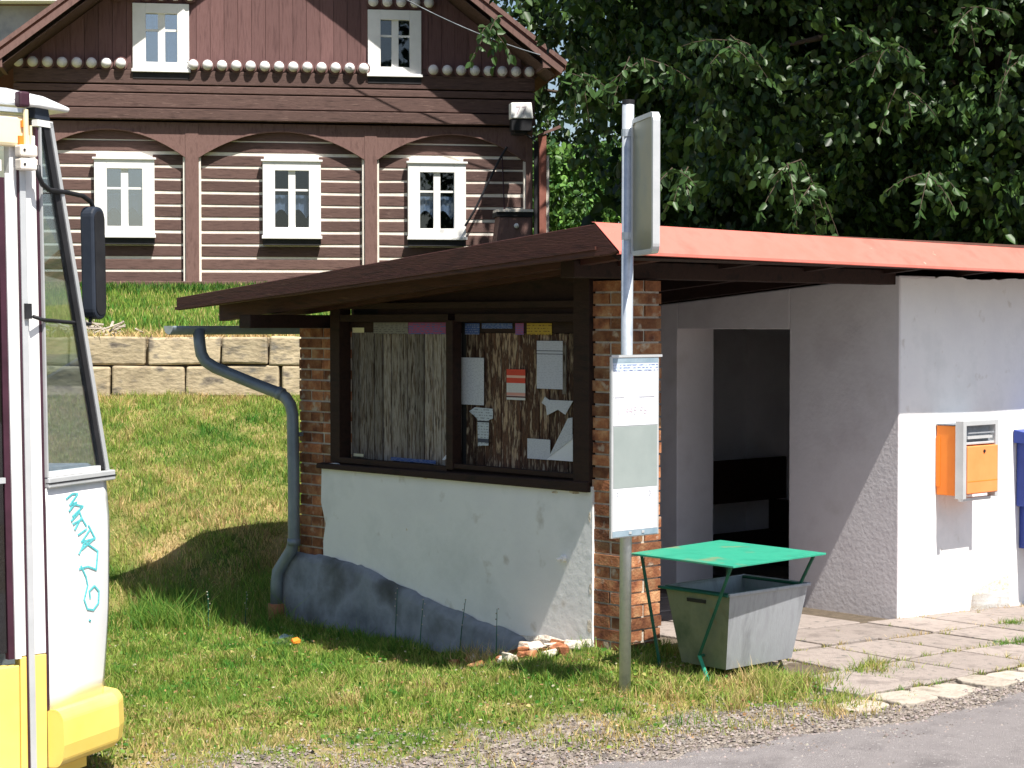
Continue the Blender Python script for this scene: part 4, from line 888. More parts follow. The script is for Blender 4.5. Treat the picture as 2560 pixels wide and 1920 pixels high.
for u in (-8, -6.6, -5.2, -3.8, -2.4, -1.0, -.05):
    bp_('window_pillar', MB().hexa([BS(u, 1.25, -Wd), BS(u+.1, 1.25, -Wd), BS(u+.1, 1.25, -Wd+.05), BS(u, 1.25, -Wd+.05), BS(u, 2.95, -Wd), BS(u+.1, 2.95, -Wd), BS(u+.1, 2.95, -Wd+.05), BS(u, 2.95, -Wd+.05)]), 'bus_white')
bp_('rear_panel', MB().hexa([BS(-8, -.05, -Wd), BS(-8, -.05, 0), BS(-7.95, -.05, 0), BS(-7.95, -.05, -Wd), BS(-8, 2.95, -Wd), BS(-8, 2.95, 0), BS(-7.95, 2.95, 0), BS(-7.95, 2.95, -Wd)]), 'bus_white')
bp_('floor', MB().hexa([BS(-7.9, .2, -Wd+.06), BS(-7.9, .2, -.06), BS(0, .2, -.06), BS(0, .2, -Wd+.06), BS(-7.9, .25, -Wd+.06), BS(-7.9, .25, -.06), BS(0, .25, -.06), BS(0, .25, -Wd+.06)]), 'black')
bp_('dashboard', MB().hexa([BT(.05, 1.0, -.06), BT(.45, 1.0, -.06), BT(.40, 1.0, -.9), BT(-.1, 1.0, -.9), BT(.02, 1.335, -.03), BT(.46, 1.325, -.03), BT(.40, 1.30, -.9), BT(-.1, 1.36, -.9)]), 'dash', bevel=.02)
for u in (-1.9, -6.0):
    for o_ in (-.02, -Wd+.02):
        c0 = BS(u, .12, o_-.12 if o_ > -1 else o_+.12)+N1*0
        wz = -.25+.42
        wl = bp_('wheel', MB().tube([BS(u, wz, o_-.24 if o_ > -1 else o_+.0), BS(u, wz, o_ if o_ > -1 else o_+.24)], .42, 24), 'black')
        part('wheel_rim', MB().tube([BS(u, wz, o_+.002 if o_ > -1 else o_-.004), BS(u, wz, o_+.01 if o_ > -1 else o_-.01)], .24, 20), M['galv'], wl)
# bumper: rounded profile swept along taper and front
def sweep(path, prof):
    P = []
    for (p, n_) in path: P.append([p+n_*o+Z*z for o, z in prof])
    return MB().grid(P)
prof = [(-.05, .175), (.03, .205), (.055, .20), (.075, .17), (.08, .05), (.07, -.02), (.05, -.045), (-.05, -.05)]
path = [(BT(.0, 0, 0), N2), (BT(.46, 0, -.0), N2), (BT(.53, 0, -.03), (N2+D1*1.0).normalized()), (BT(.545, 0, -.10), D1)]
endp = path[-1][0]+IN*1.6
path.append((endp, D1))
bmp = bp_('bumper', sweep(path, prof), 'bus_yellow', smooth=False, bevel=.012); bmp.modifiers.new('s', 'SOLIDIFY').thickness = .01
bp_('bumper_end', MB().prism([BT(-.0, 0, 0)+N2*o+Z*z for o, z in prof], (0, 0, 0), D2*.006), 'bus_yellow')
bp_('under_valance', hx(MB(), BT, .05, .36, -.13, -.055, -.08, -.03), 'bus_yellow')
# mirror and arms
mi = bp_('mirror', MB().prism([BT(.475+x, 2.29+z, .02) for x, z in rrect(0, .108, .545, .05)], (0, 0, 0), -N2*.075), 'mirror_case', bevel=.012)
bp_('mirror_rim', MB().prism([BT(.475+x, 2.29+z, .024) for x, z in rrect(0, .085, .50, .04)], (0, 0, 0), -N2*.003), 'black', mi)
arm = bp_('mirror_arm', MB().tube([BT(-.06, 2.72, .05), BT(-.055, 2.67, .05), BT(-.03, 2.635, .05), BT(.05, 2.615, .03), BT(.25, 2.615, .0), BT(.40, 2.61, -.02), BT(.47, 2.585, -.02), BT(.505, 2.53, -.02), BT(.515, 2.46, -.02)], .012, 8), 'black', smooth=True)
bp_('mirror_arm', MB().tube([BT(-.075, 2.03, .02), BT(.0, 2.015, .02), BT(.44, 1.995, -.02), BT(.445, 2.03, -.02)], .009, 8), 'black', smooth=True)
bp_('arm_mount', hx(MB(), BS, -.09, -.06, 2.02, 2.09, .018, .035), 'black')
for z0 in (2.695, 2.755): bp_('marker_lamp', hx(MB(), BS, -.125, -.035, z0, z0+.053, .02, .075), 'cream', bevel=.008)
bp_('lamp_mount', MB().tube([BS(-.08, 2.79, .05), BS(-.08, 2.97, .05)], .012, 8).tube([BS(-.05, 2.81, .04), BS(-.05, 2.90, .04)], .007, 6), 'bus_cream')
bp_('lamp_screw', MB().tube([BS(-.105, 2.72, .074), BS(-.105, 2.72, .079)], .006, 6).tube([BS(-.105, 2.785, .074), BS(-.105, 2.785, .079)], .006, 6), 'black')
bp_('roof_bracket', hx(MB(), BS, -.12, -.065, 2.98, 3.05, .02, .07), 'rubber', bevel=.01)
# graffiti strokes (u, z) on the corner panel
def gu(px, py):  # measured from the photo once, panel plane coordinates
    return (.19+(px-175)*.00315, 1.187-(py-1240)*.00198)
strokes = [[(170, 1246), (186, 1236), (200, 1238), (178, 1262), (196, 1258)], [(176, 1276), (190, 1262), (212, 1270), (184, 1290)], [(180, 1300), (202, 1282), (208, 1300), (184, 1308)], [(188, 1322), (206, 1296), (218, 1318)], [(196, 1336), (218, 1326)], [(224, 1318), (240, 1352), (204, 1354), (226, 1330)], [(204, 1372), (240, 1350)], [(196, 1382), (212, 1356), (246, 1384), (240, 1428), (218, 1416), (196, 1418)], [(200, 1412), (212, 1440), (216, 1462), (206, 1494), (214, 1518), (230, 1524), (244, 1510), (246, 1482), (234, 1466), (220, 1476), (222, 1494)], [(219, 1546), (222, 1549)]]
mb = MB()
for sk in strokes:
    pts = []
    for i in range(len(sk)-1):
        for q in range(4): u = q/4; pts.append((sk[i][0]*(1-u)+sk[i+1][0]*u, sk[i][1]*(1-u)+sk[i+1][1]*u))
    pts.append(sk[-1])
    for i in range(len(pts)-1):
        (ua, za), (ub, zb) = gu(*pts[i]), gu(*pts[i+1]); pa = BT(ua, za, .004+.0125*math.sin(math.pi*(za-.2)/1.035)); pb = BT(ub, zb, .004+.0125*math.sin(math.pi*(zb-.2)/1.035)); d = (pb-pa).normalized(); q = d.cross(N2).normalized()*.0045; e_ = d*.002
        mb.hexa([pa-q-e_-N2*.004, pa+q-e_-N2*.004, pb+q+e_-N2*.004, pb-q+e_-N2*.004, pa-q-e_+N2*.0015, pa+q-e_+N2*.0015, pb+q+e_+N2*.0015, pb-q+e_+N2*.0015])
bp_('graffiti', mb, 'graffiti', cpn, kind='stuff')

# ------------------------------------------------------------------ vegetation
def leaves(pos, dirs, size, col, name, m, width=.72, fold=.12):
    n = len(pos); u = dirs/np.linalg.norm(dirs, axis=1, keepdims=True)
    r = rng.normal(size=(n, 3)); v = np.cross(u, r); v /= np.linalg.norm(v, axis=1, keepdims=True); w = np.cross(u, v)
    L = size[:, None]; Wd_ = L*width/2
    tmpl = [(0, 0, 0), (.22, -.85, fold), (.62, -.8, fold), (1, 0, 0), (.62, .8, fold), (.22, .85, fold)]
    vs = np.stack([pos+u*L*a+v*Wd_*b+w*L*c for a, b, c in tmpl], 1)
    base = (np.arange(n)*6)[:, None]; f = np.concatenate([base+np.array([0, 1, 2, 3]), base+np.array([0, 3, 4, 5])], 1)
    return npmesh(name, vs.reshape(-1, 3), f, 4, m, np.repeat(col, 6, 0))
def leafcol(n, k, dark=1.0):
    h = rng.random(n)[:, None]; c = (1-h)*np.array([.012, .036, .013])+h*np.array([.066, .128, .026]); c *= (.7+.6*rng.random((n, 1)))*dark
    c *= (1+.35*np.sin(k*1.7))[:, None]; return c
def canopy(parent, clusters, per, spread, size, name, m, down=.7, dark=1.0, width=.72):
    n = len(clusters)*per; cid = np.repeat(np.arange(len(clusters)), per)
    # each cluster is a drooping twig with leaves strung along it
    td = rng.normal(size=(len(clusters), 3)); td[:, 2] = -abs(td[:, 2])*down-.25; td /= np.linalg.norm(td, axis=1, keepdims=True)
    f = rng.random(n)[:, None]; p = clusters[cid]+td[cid]*(f-.4)*spread*1.5+rng.normal(size=(n, 3))*spread*.22
    d = td[cid]*.8+rng.normal(size=(n, 3))*.55; d[:, 2] -= .55
    sz = size*(.65+.6*rng.random(n)); me = leaves(p, d, sz, leafcol(n, cid*1.0, dark), name, m, width)
    o = link(name, me, parent); return o
def limbs(mb, base, tips, r0):
    for tp in tips:
        b = Vector(base); t = Vector(tp); m1 = b.lerp(t, .4)+Vector((random.uniform(-.4, .4), random.uniform(-.4, .4), .5)); mb.tube([b, m1, b.lerp(t, .75)+Vector((0, 0, .3)), t], [r0, r0*.7, r0*.4, r0*.12], 8)
def big_tree(c, rx, ry, rz, n, label, group, cut=None, seedtips=9):
    tz = float(zup(c[0], c[1])); T = thing('linden_tree', label, 'tree', (c[0], c[1], tz), 0, group)
    # crown in world coordinates relative to the trunk foot
    def samp(m):
        d = rng.normal(size=(m*2, 3)); d /= np.linalg.norm(d, axis=1, keepdims=True); r = (.62+.4*rng.random(m*2))**.9
        r *= 1+.20*np.sin(d[:, 0]*8+d[:, 2]*6)*np.cos(d[:, 1]*6+d[:, 2]*11)
        p = d*r[:, None]*np.array([rx, ry, rz])+np.array([0, 0, c[2]])
        h = np.sin(p[:, 0]*2.3+c[0])*np.sin(p[:, 2]*2.9+.5*p[:, 0])+.6*np.sin(p[:, 0]*4.7+p[:, 2]*3.7+p[:, 1]*2.1)
        return p[(h > -.42) | (r < .78)]
    p = samp(n); w = p+np.array([c[0], c[1], 0])
    keep = (w[:, 2] > 2.2)
    near = (w[:, 2] < 7.2) & (p[:, 1] < .5) & keep; far = ~near & keep
    pn = p[near]; pf = p[far][::2]
    if cut is not None: pn = pn[cut(pn+np.array([c[0], c[1], 0]))]
    pn[:, 2] -= tz; pf[:, 2] -= tz
    cr = canopy(T, pn, 20, .34, .125, 'crown', M['leaf'])
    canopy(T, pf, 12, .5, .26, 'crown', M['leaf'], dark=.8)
    mb = MB().tube([(0, 0, -.3), (.05, 0, 1.5), (-.05, .1, 4), (0, 0, 7)], [.38, .30, .26, .15], 12)
    limbs(mb, (0, 0, 3.0), [(random.uniform(-.7, .7)*rx, random.uniform(-.75, .3)*ry, random.uniform(2, 8)) for _ in range(seedtips)], .12)
    part('trunk', mb, M['bark'], T, smooth=True)
    return T
# a thinner spot in the left tree where the sky shows beside the roof edge
cutf = lambda w: ~((np.abs(w[:, 0]/w[:, 1]*4780+1280-1375) < 45) & (rng.random(len(w)) < .0))
big_tree((6.45, 26.2, 7.7), 6.1, 6.0, 5.8, 7600, 'big dark linden tree whose branches hang over the right side of the timber house', 'linden trees behind the shelter')
big_tree((13.0, 25.6, 8.0), 5.8, 5.8, 6.2, 4600, 'big dark linden tree at the right edge of the picture behind the shelter roof', 'linden trees behind the shelter')
big_tree((7.6, 38, 7.0), 5.0, 4.0, 6.0, 2600, 'dark linden tree standing farther back between the two big lindens', 'linden trees behind the shelter')
big_tree((3.4, 49, 7.5), 4.6, 3.5, 6.5, 1800, 'dark linden tree far behind the right corner of the timber house', 'linden trees behind the shelter')
big_tree((14.6, 39, 7.0), 5.0, 4.0, 6.0, 2200, 'dark linden tree farthest back at the right edge', 'linden trees behind the shelter')
def bush(c, r, n, label, size=.1, bright=1.5, name='bush', mat='leaf'):
    z = float(zup(c[0], c[1])); T = thing(name, label, 'bush', (c[0], c[1], z))
    d = rng.normal(size=(n, 3)); d /= np.linalg.norm(d, axis=1, keepdims=True); d[:, 2] = np.abs(d[:, 2]); rr = (.7+.32*rng.random(n))*(1+.15*np.sin(d[:, 0]*9)*np.cos(d[:, 2]*8))
    p = d*rr[:, None]*np.array(r)
    canopy(T, p, 14, .3, size, 'foliage', M[mat], down=.1, dark=bright)
    mb = MB()
    for k in range(6): mb.tube([(random.uniform(-.2, .2), random.uniform(-.2, .2), -.2), (random.uniform(-.6, .6)*r[0], random.uniform(-.5, .5)*r[1], r[2]*.75)], [.04, .012], 6)
    part('stems', mb, M['bark'], T)
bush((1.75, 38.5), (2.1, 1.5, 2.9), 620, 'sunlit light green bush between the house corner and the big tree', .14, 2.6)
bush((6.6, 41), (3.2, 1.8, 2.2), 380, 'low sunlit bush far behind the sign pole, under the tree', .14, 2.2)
bush((12.5, 42), (4.5, 2, 3.0), 300, 'dark hedge bush behind the trees at the right', .2, 1.0)
bush((3.6, 33.0), (1.2, 1.0, 1.0), 140, 'small shaded bush on the hillside below the crown', .11, 1.2)
# hanging sunlit twigs of the near trees, low over the roof
def twig(px, py, Y, n, length, label):
    x = (px-1280)/4780*Y; z = 2+(808-py)/4780*Y
    T = thing('hanging_branch', label, 'branch', (x, Y, z), 0, 'low branches hanging over the shelter roof')
    mb = MB(); P = []
    for k in range(5):
        d = Vector((random.uniform(-.9, .9), random.uniform(-.9, .1), random.uniform(-.9, .1))).normalized()*length*random.uniform(.6, 1.2)
        q0 = Vector((random.uniform(-.1, .1), .1, random.uniform(-.05, .1)))
        for q in np.linspace(0, 1, n): P.append(q0+d*q-Vector((0, 0, .35*length*q*q)))
        mb.tube([q0+d*q-Vector((0, 0, .35*length*q*q)) for q in (0, .4, .75, 1)], [.007, .005, .004, .002], 5)
    part('twig', mb, M['bark'], T)
    pos = np.repeat(np.array([tuple(p) for p in P]), 2, 0); m = len(pos); d = rng.normal(size=(m, 3))*.6; d[:, 2] -= .9
    c = np.array([.05, .105, .028])*(.6+.7*rng.random((m, 1))); link('leaves', leaves(pos, d, .12*(.7+.5*rng.random(m)), c, 'leaves', M['leaf'], .6), T)
for i, (px, py, Y) in enumerate([(1985, 420, 20.2), (2050, 470, 20.0), (2330, 450, 20.1), (1590, 160, 20.6), (1830, 110, 20.4), (2260, 240, 20.2), (2200, 120, 20.2), (2420, 30, 20.0), (2540, 150, 20.0), (1700, 440, 20.6), (1450, 190, 21.0), (1240, 60, 21.5)]):
    L_s = ['cluster of pale leaves low over the roof right of the sign pole', 'long leafy twig just right of the pale leaf cluster', 'dangling twig with pale tips above the red roof, far right', 'bright leafy twig high above the sign pole', 'twig of bright leaves above and right of the pole sign', 'twig with light leaves in the dark crown, right of centre', 'upper twig in the dark crown right of centre', 'yellowish twig at the top edge on the right', 'twig at the right picture edge', 'small lit twig close behind the red roof edge', 'leafy twig between the house corner lamp and the sign pole', 'twig hanging across the dark gable eaves'][i]
    twig(px, py, Y, 7, .45, L_s)

# grass ----------------------------------------------------------
def blades(x, y, z, h, w, cols, name, lean_=.5, label='', parent=None):
    n = len(x); a = rng.random(n)*2*math.pi; b = rng.random(n)*2*math.pi; l_ = lean_*h*rng.random(n)
    base = np.stack([x, y, z-.005], -1); side = np.stack([np.cos(a), np.sin(a), np.zeros(n)], -1)*w[:, None]/2
    tip = base+np.stack([np.cos(b)*l_, np.sin(b)*l_, h], -1); midp = base+np.stack([np.cos(b)*l_*.3, np.sin(b)*l_*.3, h*.55], -1)
    vs = np.stack([base-side, base+side, midp+side*.8, midp-side*.8, tip+side*.1, tip-side*.1], 1)
    k = (np.arange(n)*6)[:, None]; f = np.concatenate([k+np.array([0, 1, 2, 3]), k+np.array([3, 2, 4, 5])], 1)
    o = link(name, npmesh(name, vs.reshape(-1, 3), f, 4, M['grass'], np.repeat(cols, 6, 0))); stuff(o, label, 'grass'); return o
def cell(x, y, c=.075):
    v = np.sin(np.floor(x/c)*127.1+np.floor(y/(c*1.3))*311.7)*43758.5453; return v-np.floor(v)
def gcols(x, y, dry=0.0):
    n = len(x); f = hsh(x, y, 1.1)*.5+.5; f2 = hsh(x+3, y*1.3, 3.3)*.5+.5; f3 = hsh(x*.6+1, y*.6, 1.0)*.5+.5; q = np.clip(.35*f+.35*f2+.45*f3-.06+dry+(cell(x, y)-.5)*.35+(cell(x+5, y, .22)-.5)*.22+rng.normal(size=n)*.2, 0, 1)[:, None]
    g = np.array([.060, .20, .028]); yv = np.array([.25, .34, .060]); dr = np.array([.55, .41, .20])
    c = np.where(q < .55, g+(yv-g)*(q/.55), yv+(dr-yv)*((q-.55)/.45)); return c*(.65+.7*rng.random((n, 1)))
def infoot(s, t): return (s > -.10) & (s < 6.1) & (t > -.0) & (t < 3.5)
def lawn(n, x0, x1, y0, y1, h0, dens, name, label, dryf=0.0, w0=.005, keep=None):
    x = rng.uniform(x0, x1, n); y = rng.uniform(y0, y1, n); s, t = to_st(x, y)
    p = dens(x, y, s, t); k = (rng.random(n) < p) & ~infoot(s, t); x, y, s, t = x[k], y[k], s[k], t[k]
    if keep is not None:
        q = keep(x, y); x, y, s, t = x[q], y[q], s[q], t[q]
    z = zlow(x, y); m = len(x); hh = h0*(.4+.9*rng.random(m))*(1+.35*hsh(x, y, 2.2))*(.45+1.1*cell(x+2, y+7, .09))*(.45+.55*sm(y-road_y(x), .3, 1.5))
    d = dryf(x, y) if callable(dryf) else dryf
    return blades(x, y, z, hh, w0*(.6+.8*rng.random(m)), gcols(x, y, d), name, .9, label)
def dens1(x, y, s, t):
    g = gravel_mask(x, y); pav_ = sm(s, .2, .35)*sm(t, -1.75, -1.65)
    return np.clip((1-g*1.15)*(1-pav_)*(.55+.6*(hsh(x, y, 1.9)*.5+.5)), 0, 1)
dry1 = lambda x, y: .22*(1-sm(y-road_y(x), .4, 1.7))-.06+.10*sm(x, .2, 1.2)
lawn(230000, -3.6, 2.2, 9.0, 13.2, .05, dens1, 'front_lawn', 'patchy green and straw-coloured grass in front of the shelter', dry1, .006, keep=lambda x, y: np.abs(x) < y*.30)
dry2 = lambda x, y: .28*np.exp(-((y-15.7)**2)/.9)+.10*np.exp(-((y-18.8)**2)/.1)-.02
lawn(150000, -4.6, 1.0, 13.0, 19.0, .055, lambda x, y, s, t: np.ones_like(x), 'bank_lawn', 'grass bank rising behind the shelter to the stone wall', dry2, .007, keep=lambda x, y: (x > -y*.3) & (x < -.5+(19-y)*.2))
# sparse tufts in gravel and joints
def tufts(pts, n, r, h, name, label, dry=0.1):
    X = []; Y_ = []; H_ = []
    for (px, py, k) in pts:
        m = int(n*k); X.append(px+rng.normal(size=m)*r); Y_.append(py+rng.normal(size=m)*r); H_.append(np.full(m, h*(.6+.6*rng.random())))
    x = np.concatenate(X); y = np.concatenate(Y_); hh = np.concatenate(H_)*(.4+.9*rng.random(len(x)))
    s_, t_ = to_st(x, y); k = ~infoot(s_, t_); x, y, hh = x[k], y[k], hh[k]
    z = zlow(x, y); return blades(x, y, z, hh, .005*(.6+.8*rng.random(len(x))), gcols(x, y, dry), name, 1.0, label)
T_ = []
for i in range(60): x = random.uniform(-2.4, 1.9); d = random.uniform(.05, .7); T_.append((x, float(road_y(x))+d, random.uniform(.3, 1.2)))
tufts(T_, 40, .05, .05, 'gravel_tufts', 'thin tufts of dry grass in the gravel at the road edge', .28)
J = []
for s in np.arange(.3, 4.6, .06):
    for t, pr in ((-.575, .55), (-1.15, .8), (-1.73, .6)):
        if random.random() < pr*(.5+.5*math.sin(s*2.3+t*5)**2): x, y, _ = st(s+random.uniform(-.03, .03), t+random.uniform(-.012, .012)); J.append((x, y, random.uniform(.2, 1)))
for t in np.arange(-1.7, -.1, .06):
    for c in range(1, 8):
        if random.random() < .5: x, y, _ = st(.065+c*.575+random.uniform(-.01, .01), t); J.append((x, y, random.uniform(.1, .5)))
tufts(J, 38, .020, .038, 'joint_grass', 'grass growing in the joints between the paving slabs', .16)
K = [(*st(3.35+random.uniform(-.25, .35), -.62+random.uniform(-.05, .05))[:2], 1.5) for _ in range(14)]+[(*st(2.3+random.uniform(-.1, .15), -1.16+random.uniform(-.03, .03))[:2], 1.2) for _ in range(6)]
tufts(K, 40, .04, .055, 'green_clump', 'bright green grass clump between slabs near the mailbox wall', -.35)
K = [(*st(s, -.05+random.uniform(-.03, .0))[:2], random.uniform(.1, .5)) for s in np.arange(2.75, 5, .07)]+[(*st(2.70, t)[:2], .5) for t in np.arange(.0, .9, .07)]
tufts(K, 25, .02, .05, 'wall_foot_grass', 'dry grass along the foot of the white front wall', .4)
# dry tall tufts right of the pole and around the bin
K = [(*st(random.uniform(-.7, .1), random.uniform(-1.45, -.95))[:2], random.uniform(.4, 1)) for _ in range(34)]
tufts(K, 60, .05, .11, 'dry_tufts', 'tall straw-coloured grass tufts between the sign pole and the bin', .30)
K = [(*st(random.uniform(.05, 1.0), random.uniform(-1.35, -1.12))[:2], random.uniform(.4, 1)) for _ in range(22)]
tufts(K, 50, .045, .08, 'dry_tufts', 'low straw-coloured grass beside the first paving slabs', .22)
K = [(*st(random.uniform(-.55, .1), random.uniform(-1.9, -1.5))[:2], random.uniform(.4, 1)) for _ in range(22)]
tufts(K, 45, .05, .06, 'dry_tufts', 'scattered dry grass in the gravel below the kerb end', .35)
# tall green weeds by the downpipe and along the plinth
K = [(random.uniform(-2.9, -1.6), random.uniform(13.7, 14.9), random.uniform(.5, 1.2)) for _ in range(70)]
tufts(K, 55, .07, .20, 'tall_grass', 'tall green grass in the shade left of the downpipe', -.25)
K = [(*st(-.16-abs(random.gauss(0, .07)), random.uniform(.9, 3.9))[:2], random.uniform(.4, 1)) for _ in range(46)]
tufts(K, 55, .05, .10, 'plinth_grass', 'green grass along the cement plinth of the shelter', -.15)
K = [(random.uniform(-4.4, -1.5), random.uniform(18.80, 18.97), 1) for _ in range(50)]
tufts(K, 30, .08, .07, 'wall_foot_grass', 'yellowed grass along the foot of the stone wall', .3)
# clover-like weeds: small broad leaves through the lawn
def weeds(n, x0, x1, y0, y1, dens, name, label, sz=.022):
    x = rng.uniform(x0, x1, n); y = rng.uniform(y0, y1, n); s, t = to_st(x, y); k = (rng.random(n) < dens(x, y, s, t)) & ~infoot(s, t); x, y = x[k], y[k]; m = len(x)
    pos = np.stack([x, y, zlow(x, y)+.015+.03*rng.random(m)], -1); d = rng.normal(size=(m, 3)); d[:, 2] = np.abs(d[:, 2])*.4
    c = gcols(x, y, -.2)*.9; o = link(name, leaves(pos, d, sz*(.6+.8*rng.random(m)), c, name, M['grass'], .8)); stuff(o, label, 'weeds')
weeds(26000, -3.5, 1.8, 9.2, 14.6, lambda x, y, s, t: dens1(x, y, s, t)*(hsh(x, y, 2.7) > .05)*.8, 'lawn_weeds', 'small broad-leaved weeds in the front lawn')
# single flowering stems
def stems():
    for i, (x, y) in enumerate([(-1.95, 13.9), (-1.75, 14.1), (-2.2, 13.8), (-.62, 12.75), (-.35, 12.6), (-.8, 13.0), (-1.2, 14.3), (-.1, 12.1)]):
        z = float(zlow(x, y)); h = random.uniform(.25, .45)
        T = thing('wild_stem', 'thin flowering weed stem standing in the grass beside the shelter plinth', 'weed', (x, y, z), 0, 'flowering weed stems by the shelter'); l_ = (random.uniform(-.06, .06), random.uniform(-.06, .06))
        part('stem', MB().tube([(0, 0, 0), (l_[0]*.4, l_[1]*.4, h*.5), (l_[0], l_[1], h)], [.004, .003, .002], 5), M['green_dark'], T)
        mb = MB(); [mb.ball((l_[0]*q+random.uniform(-.012, .012), l_[1]*q, h*q), .005, 6, 4) for q in (.55, .7, .82, .92, 1)]; part('flower', mb, M['kerb'], T, kind='stuff')
stems()
K = []
for i in range(170):
    x = random.uniform(-2.6, .9); y = random.uniform(9.6, 13.4)
    if x > -.7+ (y-11.6)*-.9 and y > 11.3: continue
    K.append((x, y, random.uniform(.3, 1)))
tufts(K[::2], 34, .035, .075, 'lawn_tufts', 'taller dark green tufts scattered over the front lawn', -.35)
tufts(K[1::2], 30, .04, .07, 'lawn_tufts', 'taller straw-yellow tufts scattered over the front lawn', .25)
K = [(random.uniform(-4.2, -1.2), random.uniform(14.8, 18.6), random.uniform(.3, 1)) for _ in range(150)]
tufts(K, 34, .06, .075, 'bank_tufts', 'dark green tufts scattered over the grass bank', -.35)
K = [(*st(-.12-abs(random.gauss(0, .12)), random.uniform(.8, 1.35))[:2], random.uniform(.4, 1)) for _ in range(16)]
tufts(K, 30, .03, .13, 'dead_stems', 'tall dead grass stems at the low end of the plinth', .45)
K = [(PX+random.gauss(0, .07), PY+random.gauss(0, .07), random.uniform(.4, 1)) for _ in range(8)]
tufts(K, 35, .03, .075, 'pole_grass', 'grass around the foot of the bus stop pole', .1)
def flecks():
    n = 3600; x = rng.uniform(-3, 1.6, n); y = rng.uniform(9.2, 15, n); s, t = to_st(x, y); k = ~infoot(s, t) & (np.abs(x) < y*.3) & (y > road_y(x)) & ~((s > .2) & (t > -1.7)); x, y = x[k], y[k]; m = len(x)
    pos = np.stack([x, y, zlow(x, y)+.02+.03*rng.random(m)], -1); d = rng.normal(size=(m, 3)); d[:, 2] = np.abs(d[:, 2])*.3
    c = np.where(rng.random((m, 1)) < .25, np.array([[.50, .46, .32]]), np.array([[.40, .24, .11]]))*(.6+.6*rng.random((m, 1)))
    o = link('dry_leaves', leaves(pos, d, .017*(.5+rng.random(m)), c, 'dry_leaves', M['grass'], .6)); stuff(o, 'small dry leaves and pale petals scattered in the front lawn', 'leaves')
flecks()
# hillside grass above the stone wall
def hill_grass():
    n = 60000; x = rng.uniform(-8.6, 2.2, n); y = 19.5+13.2*rng.random(n)**1.15; k = np.abs(x) < y*.3; x, y = x[k], y[k]; m = len(x); z = zup(x, y)
    h = (.08+.05*sm(y, 24, 32))*(.5+rng.random(m)); dry = .22*np.exp(-((y-19.6)**2)/.3)-.16
    c = gcols(x, y, dry); blades(x, y, z, h, .016*(.6+.8*rng.random(m)), c, 'hill_grass', .6, 'long green grass on the slope between stone wall and timber house')
    n = 9000; x = rng.uniform(-8.6, 2.2, n); y = rng.uniform(29.5, 32.3, n); blades(x, y, zup(x, y), .14*(.5+rng.random(n)), .03*(.6+.8*rng.random(n)), gcols(x, y, -.5)*.55, 'dark_plants', .6, 'band of darker green blades along the foot of the timber house')  # blade colour scaled darker along the house foot
    x = rng.uniform(-5.2, 1, 2600); y = rng.uniform(19.02, 19.35, 2600); blades(x, y, np.full(2600, 1.865), .07*(.4+rng.random(2600)), .012*np.ones(2600), gcols(x, y, .5), 'wall_top_moss', 1.6, 'dry rusty grass and moss on top of the stone wall')
hill_grass()
# pile of twigs on the wall top beside the mirror
def pile():
    mb = MB()
    for k in range(60):
        p = Vector((random.gauss(0, .22), random.gauss(0, .1), abs(random.gauss(.03, .05)))); d = Vector((random.uniform(-1, 1), random.uniform(-.6, .6), random.uniform(-.3, .35))).normalized()*random.uniform(.1, .28); mb.tube([p-d*.5, p+d*.5], random.uniform(.005, .014), 5)
    T = thing('brushwood_pile', 'small pile of dead twigs lying on top of the stone wall behind the bus mirror', 'brushwood', (-4.35, 19.4, 1.89)); part('twigs', mb, M['kerb'], T, kind='stuff')
pile()
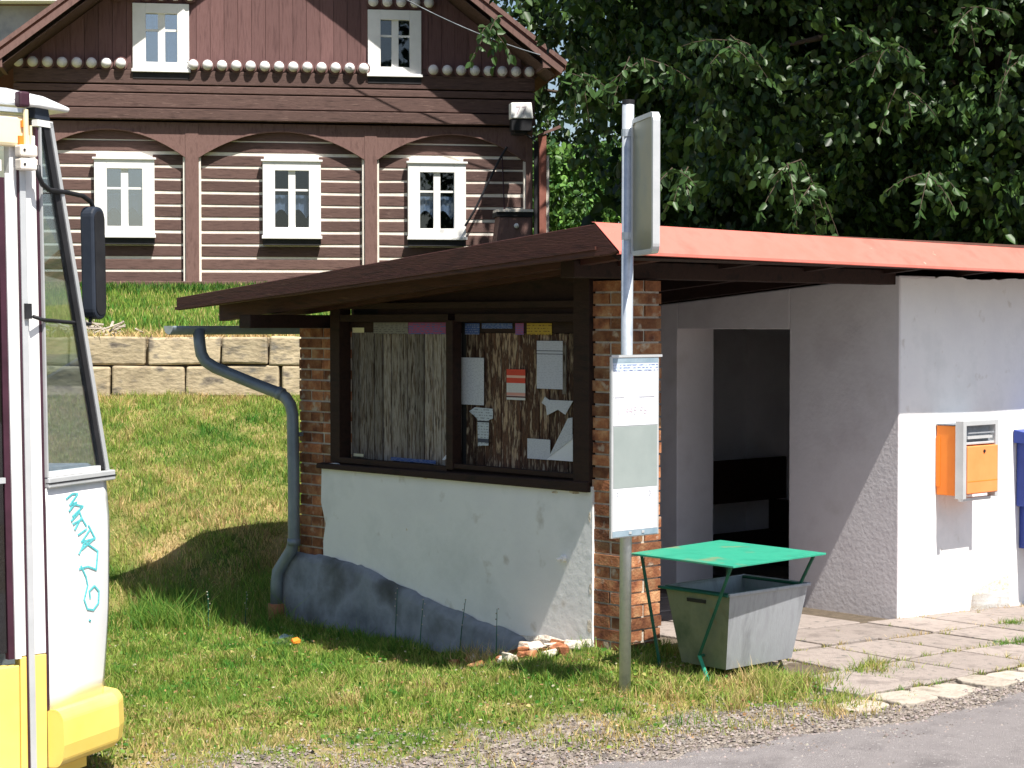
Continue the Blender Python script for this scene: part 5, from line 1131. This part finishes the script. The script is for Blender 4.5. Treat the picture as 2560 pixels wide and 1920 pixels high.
# gravel ---------------------------------------------------------
def gravel():
    n = 15000; x = rng.uniform(-2.7, 3.2, n); d = rng.normal(size=n)*.36+.15; y = road_y(x)+d; s, t = to_st(x, y); k = (np.abs(x) < y*.3) & ~((t > -1.95) & (s > -.3)) & (rng.random(n) < .9); x, y = x[k], y[k]; n = len(x)
    z = zlow(x, y)+.006; r = .004+.010*rng.random(n)**2.5; base = np.array([(1, 0, 0), (0, 1, 0), (-1, 0, 0), (0, -1, 0), (.1, 0, .8), (0, 0, -.6)])
    a = rng.random(n)*6.28; j = 1+.45*(rng.random((n, 6, 3))-.5); v = base[None]*j*r[:, None, None]
    ca, sa = np.cos(a)[:, None], np.sin(a)[:, None]; v = np.stack([v[..., 0]*ca-v[..., 1]*sa, v[..., 0]*sa+v[..., 1]*ca, v[..., 2]], -1)+np.stack([x, y, z], -1)[:, None]
    k = (np.arange(n)*6)[:, None]; f = np.concatenate([k+np.array(q) for q in ((0, 1, 4), (1, 2, 4), (2, 3, 4), (3, 0, 4))], 1)
    c = np.array([.21, .18, .165])*(.4+1.1*rng.random((n, 1)))*(1+.1*(rng.random((n, 3))-.5)); o = link('gravel', npmesh('gravel', v.reshape(-1, 3), f, 3, M['pebble'], np.repeat(c, 6, 0))); stuff(o, 'loose grey gravel along the broken road edge', 'gravel')
gravel()
# small litter in the grass
l1 = link('bottle', MB().tube([(0, 0, 0), (.0, .0, .12), (.005, 0, .15), (.01, 0, .19)], [.033, .033, .014, .013], 12).mesh('bottle', M['glass_bus'], True), None, (-1.62, 13.1, float(zlow(-1.62, 13.1))+.04), (rad(70), .3, .6)); tag(l1, 'clear plastic bottle lying in the grass left of the downpipe foot', 'bottle')
l2 = link('wrapper', MB().hexa([(0, 0, 0), (.05, 0, .01), (.05, .04, .02), (0, .05, 0), (0, 0, .01), (.05, .01, .03), (.04, .04, .035), (0, .04, .02)]).mesh('wrapper', M['orange']), None, (-1.50, 13.05, float(zlow(-1.5, 13.05))+.035), (.3, .2, .6)); tag(l2, 'small crumpled orange wrapper beside the bottle in the grass', 'litter')
st1 = link('field_stone', MB().ball((0, 0, 0), .07, 10, 7, (1.2, .7, .6)).mesh('field_stone', M['plinth']), None, (.05, 11.35, float(zlow(.05, 11.35))-.005), (0, .1, .4)); tag(st1, 'dark flat stone in the grass in front of the rubble heap', 'stone')
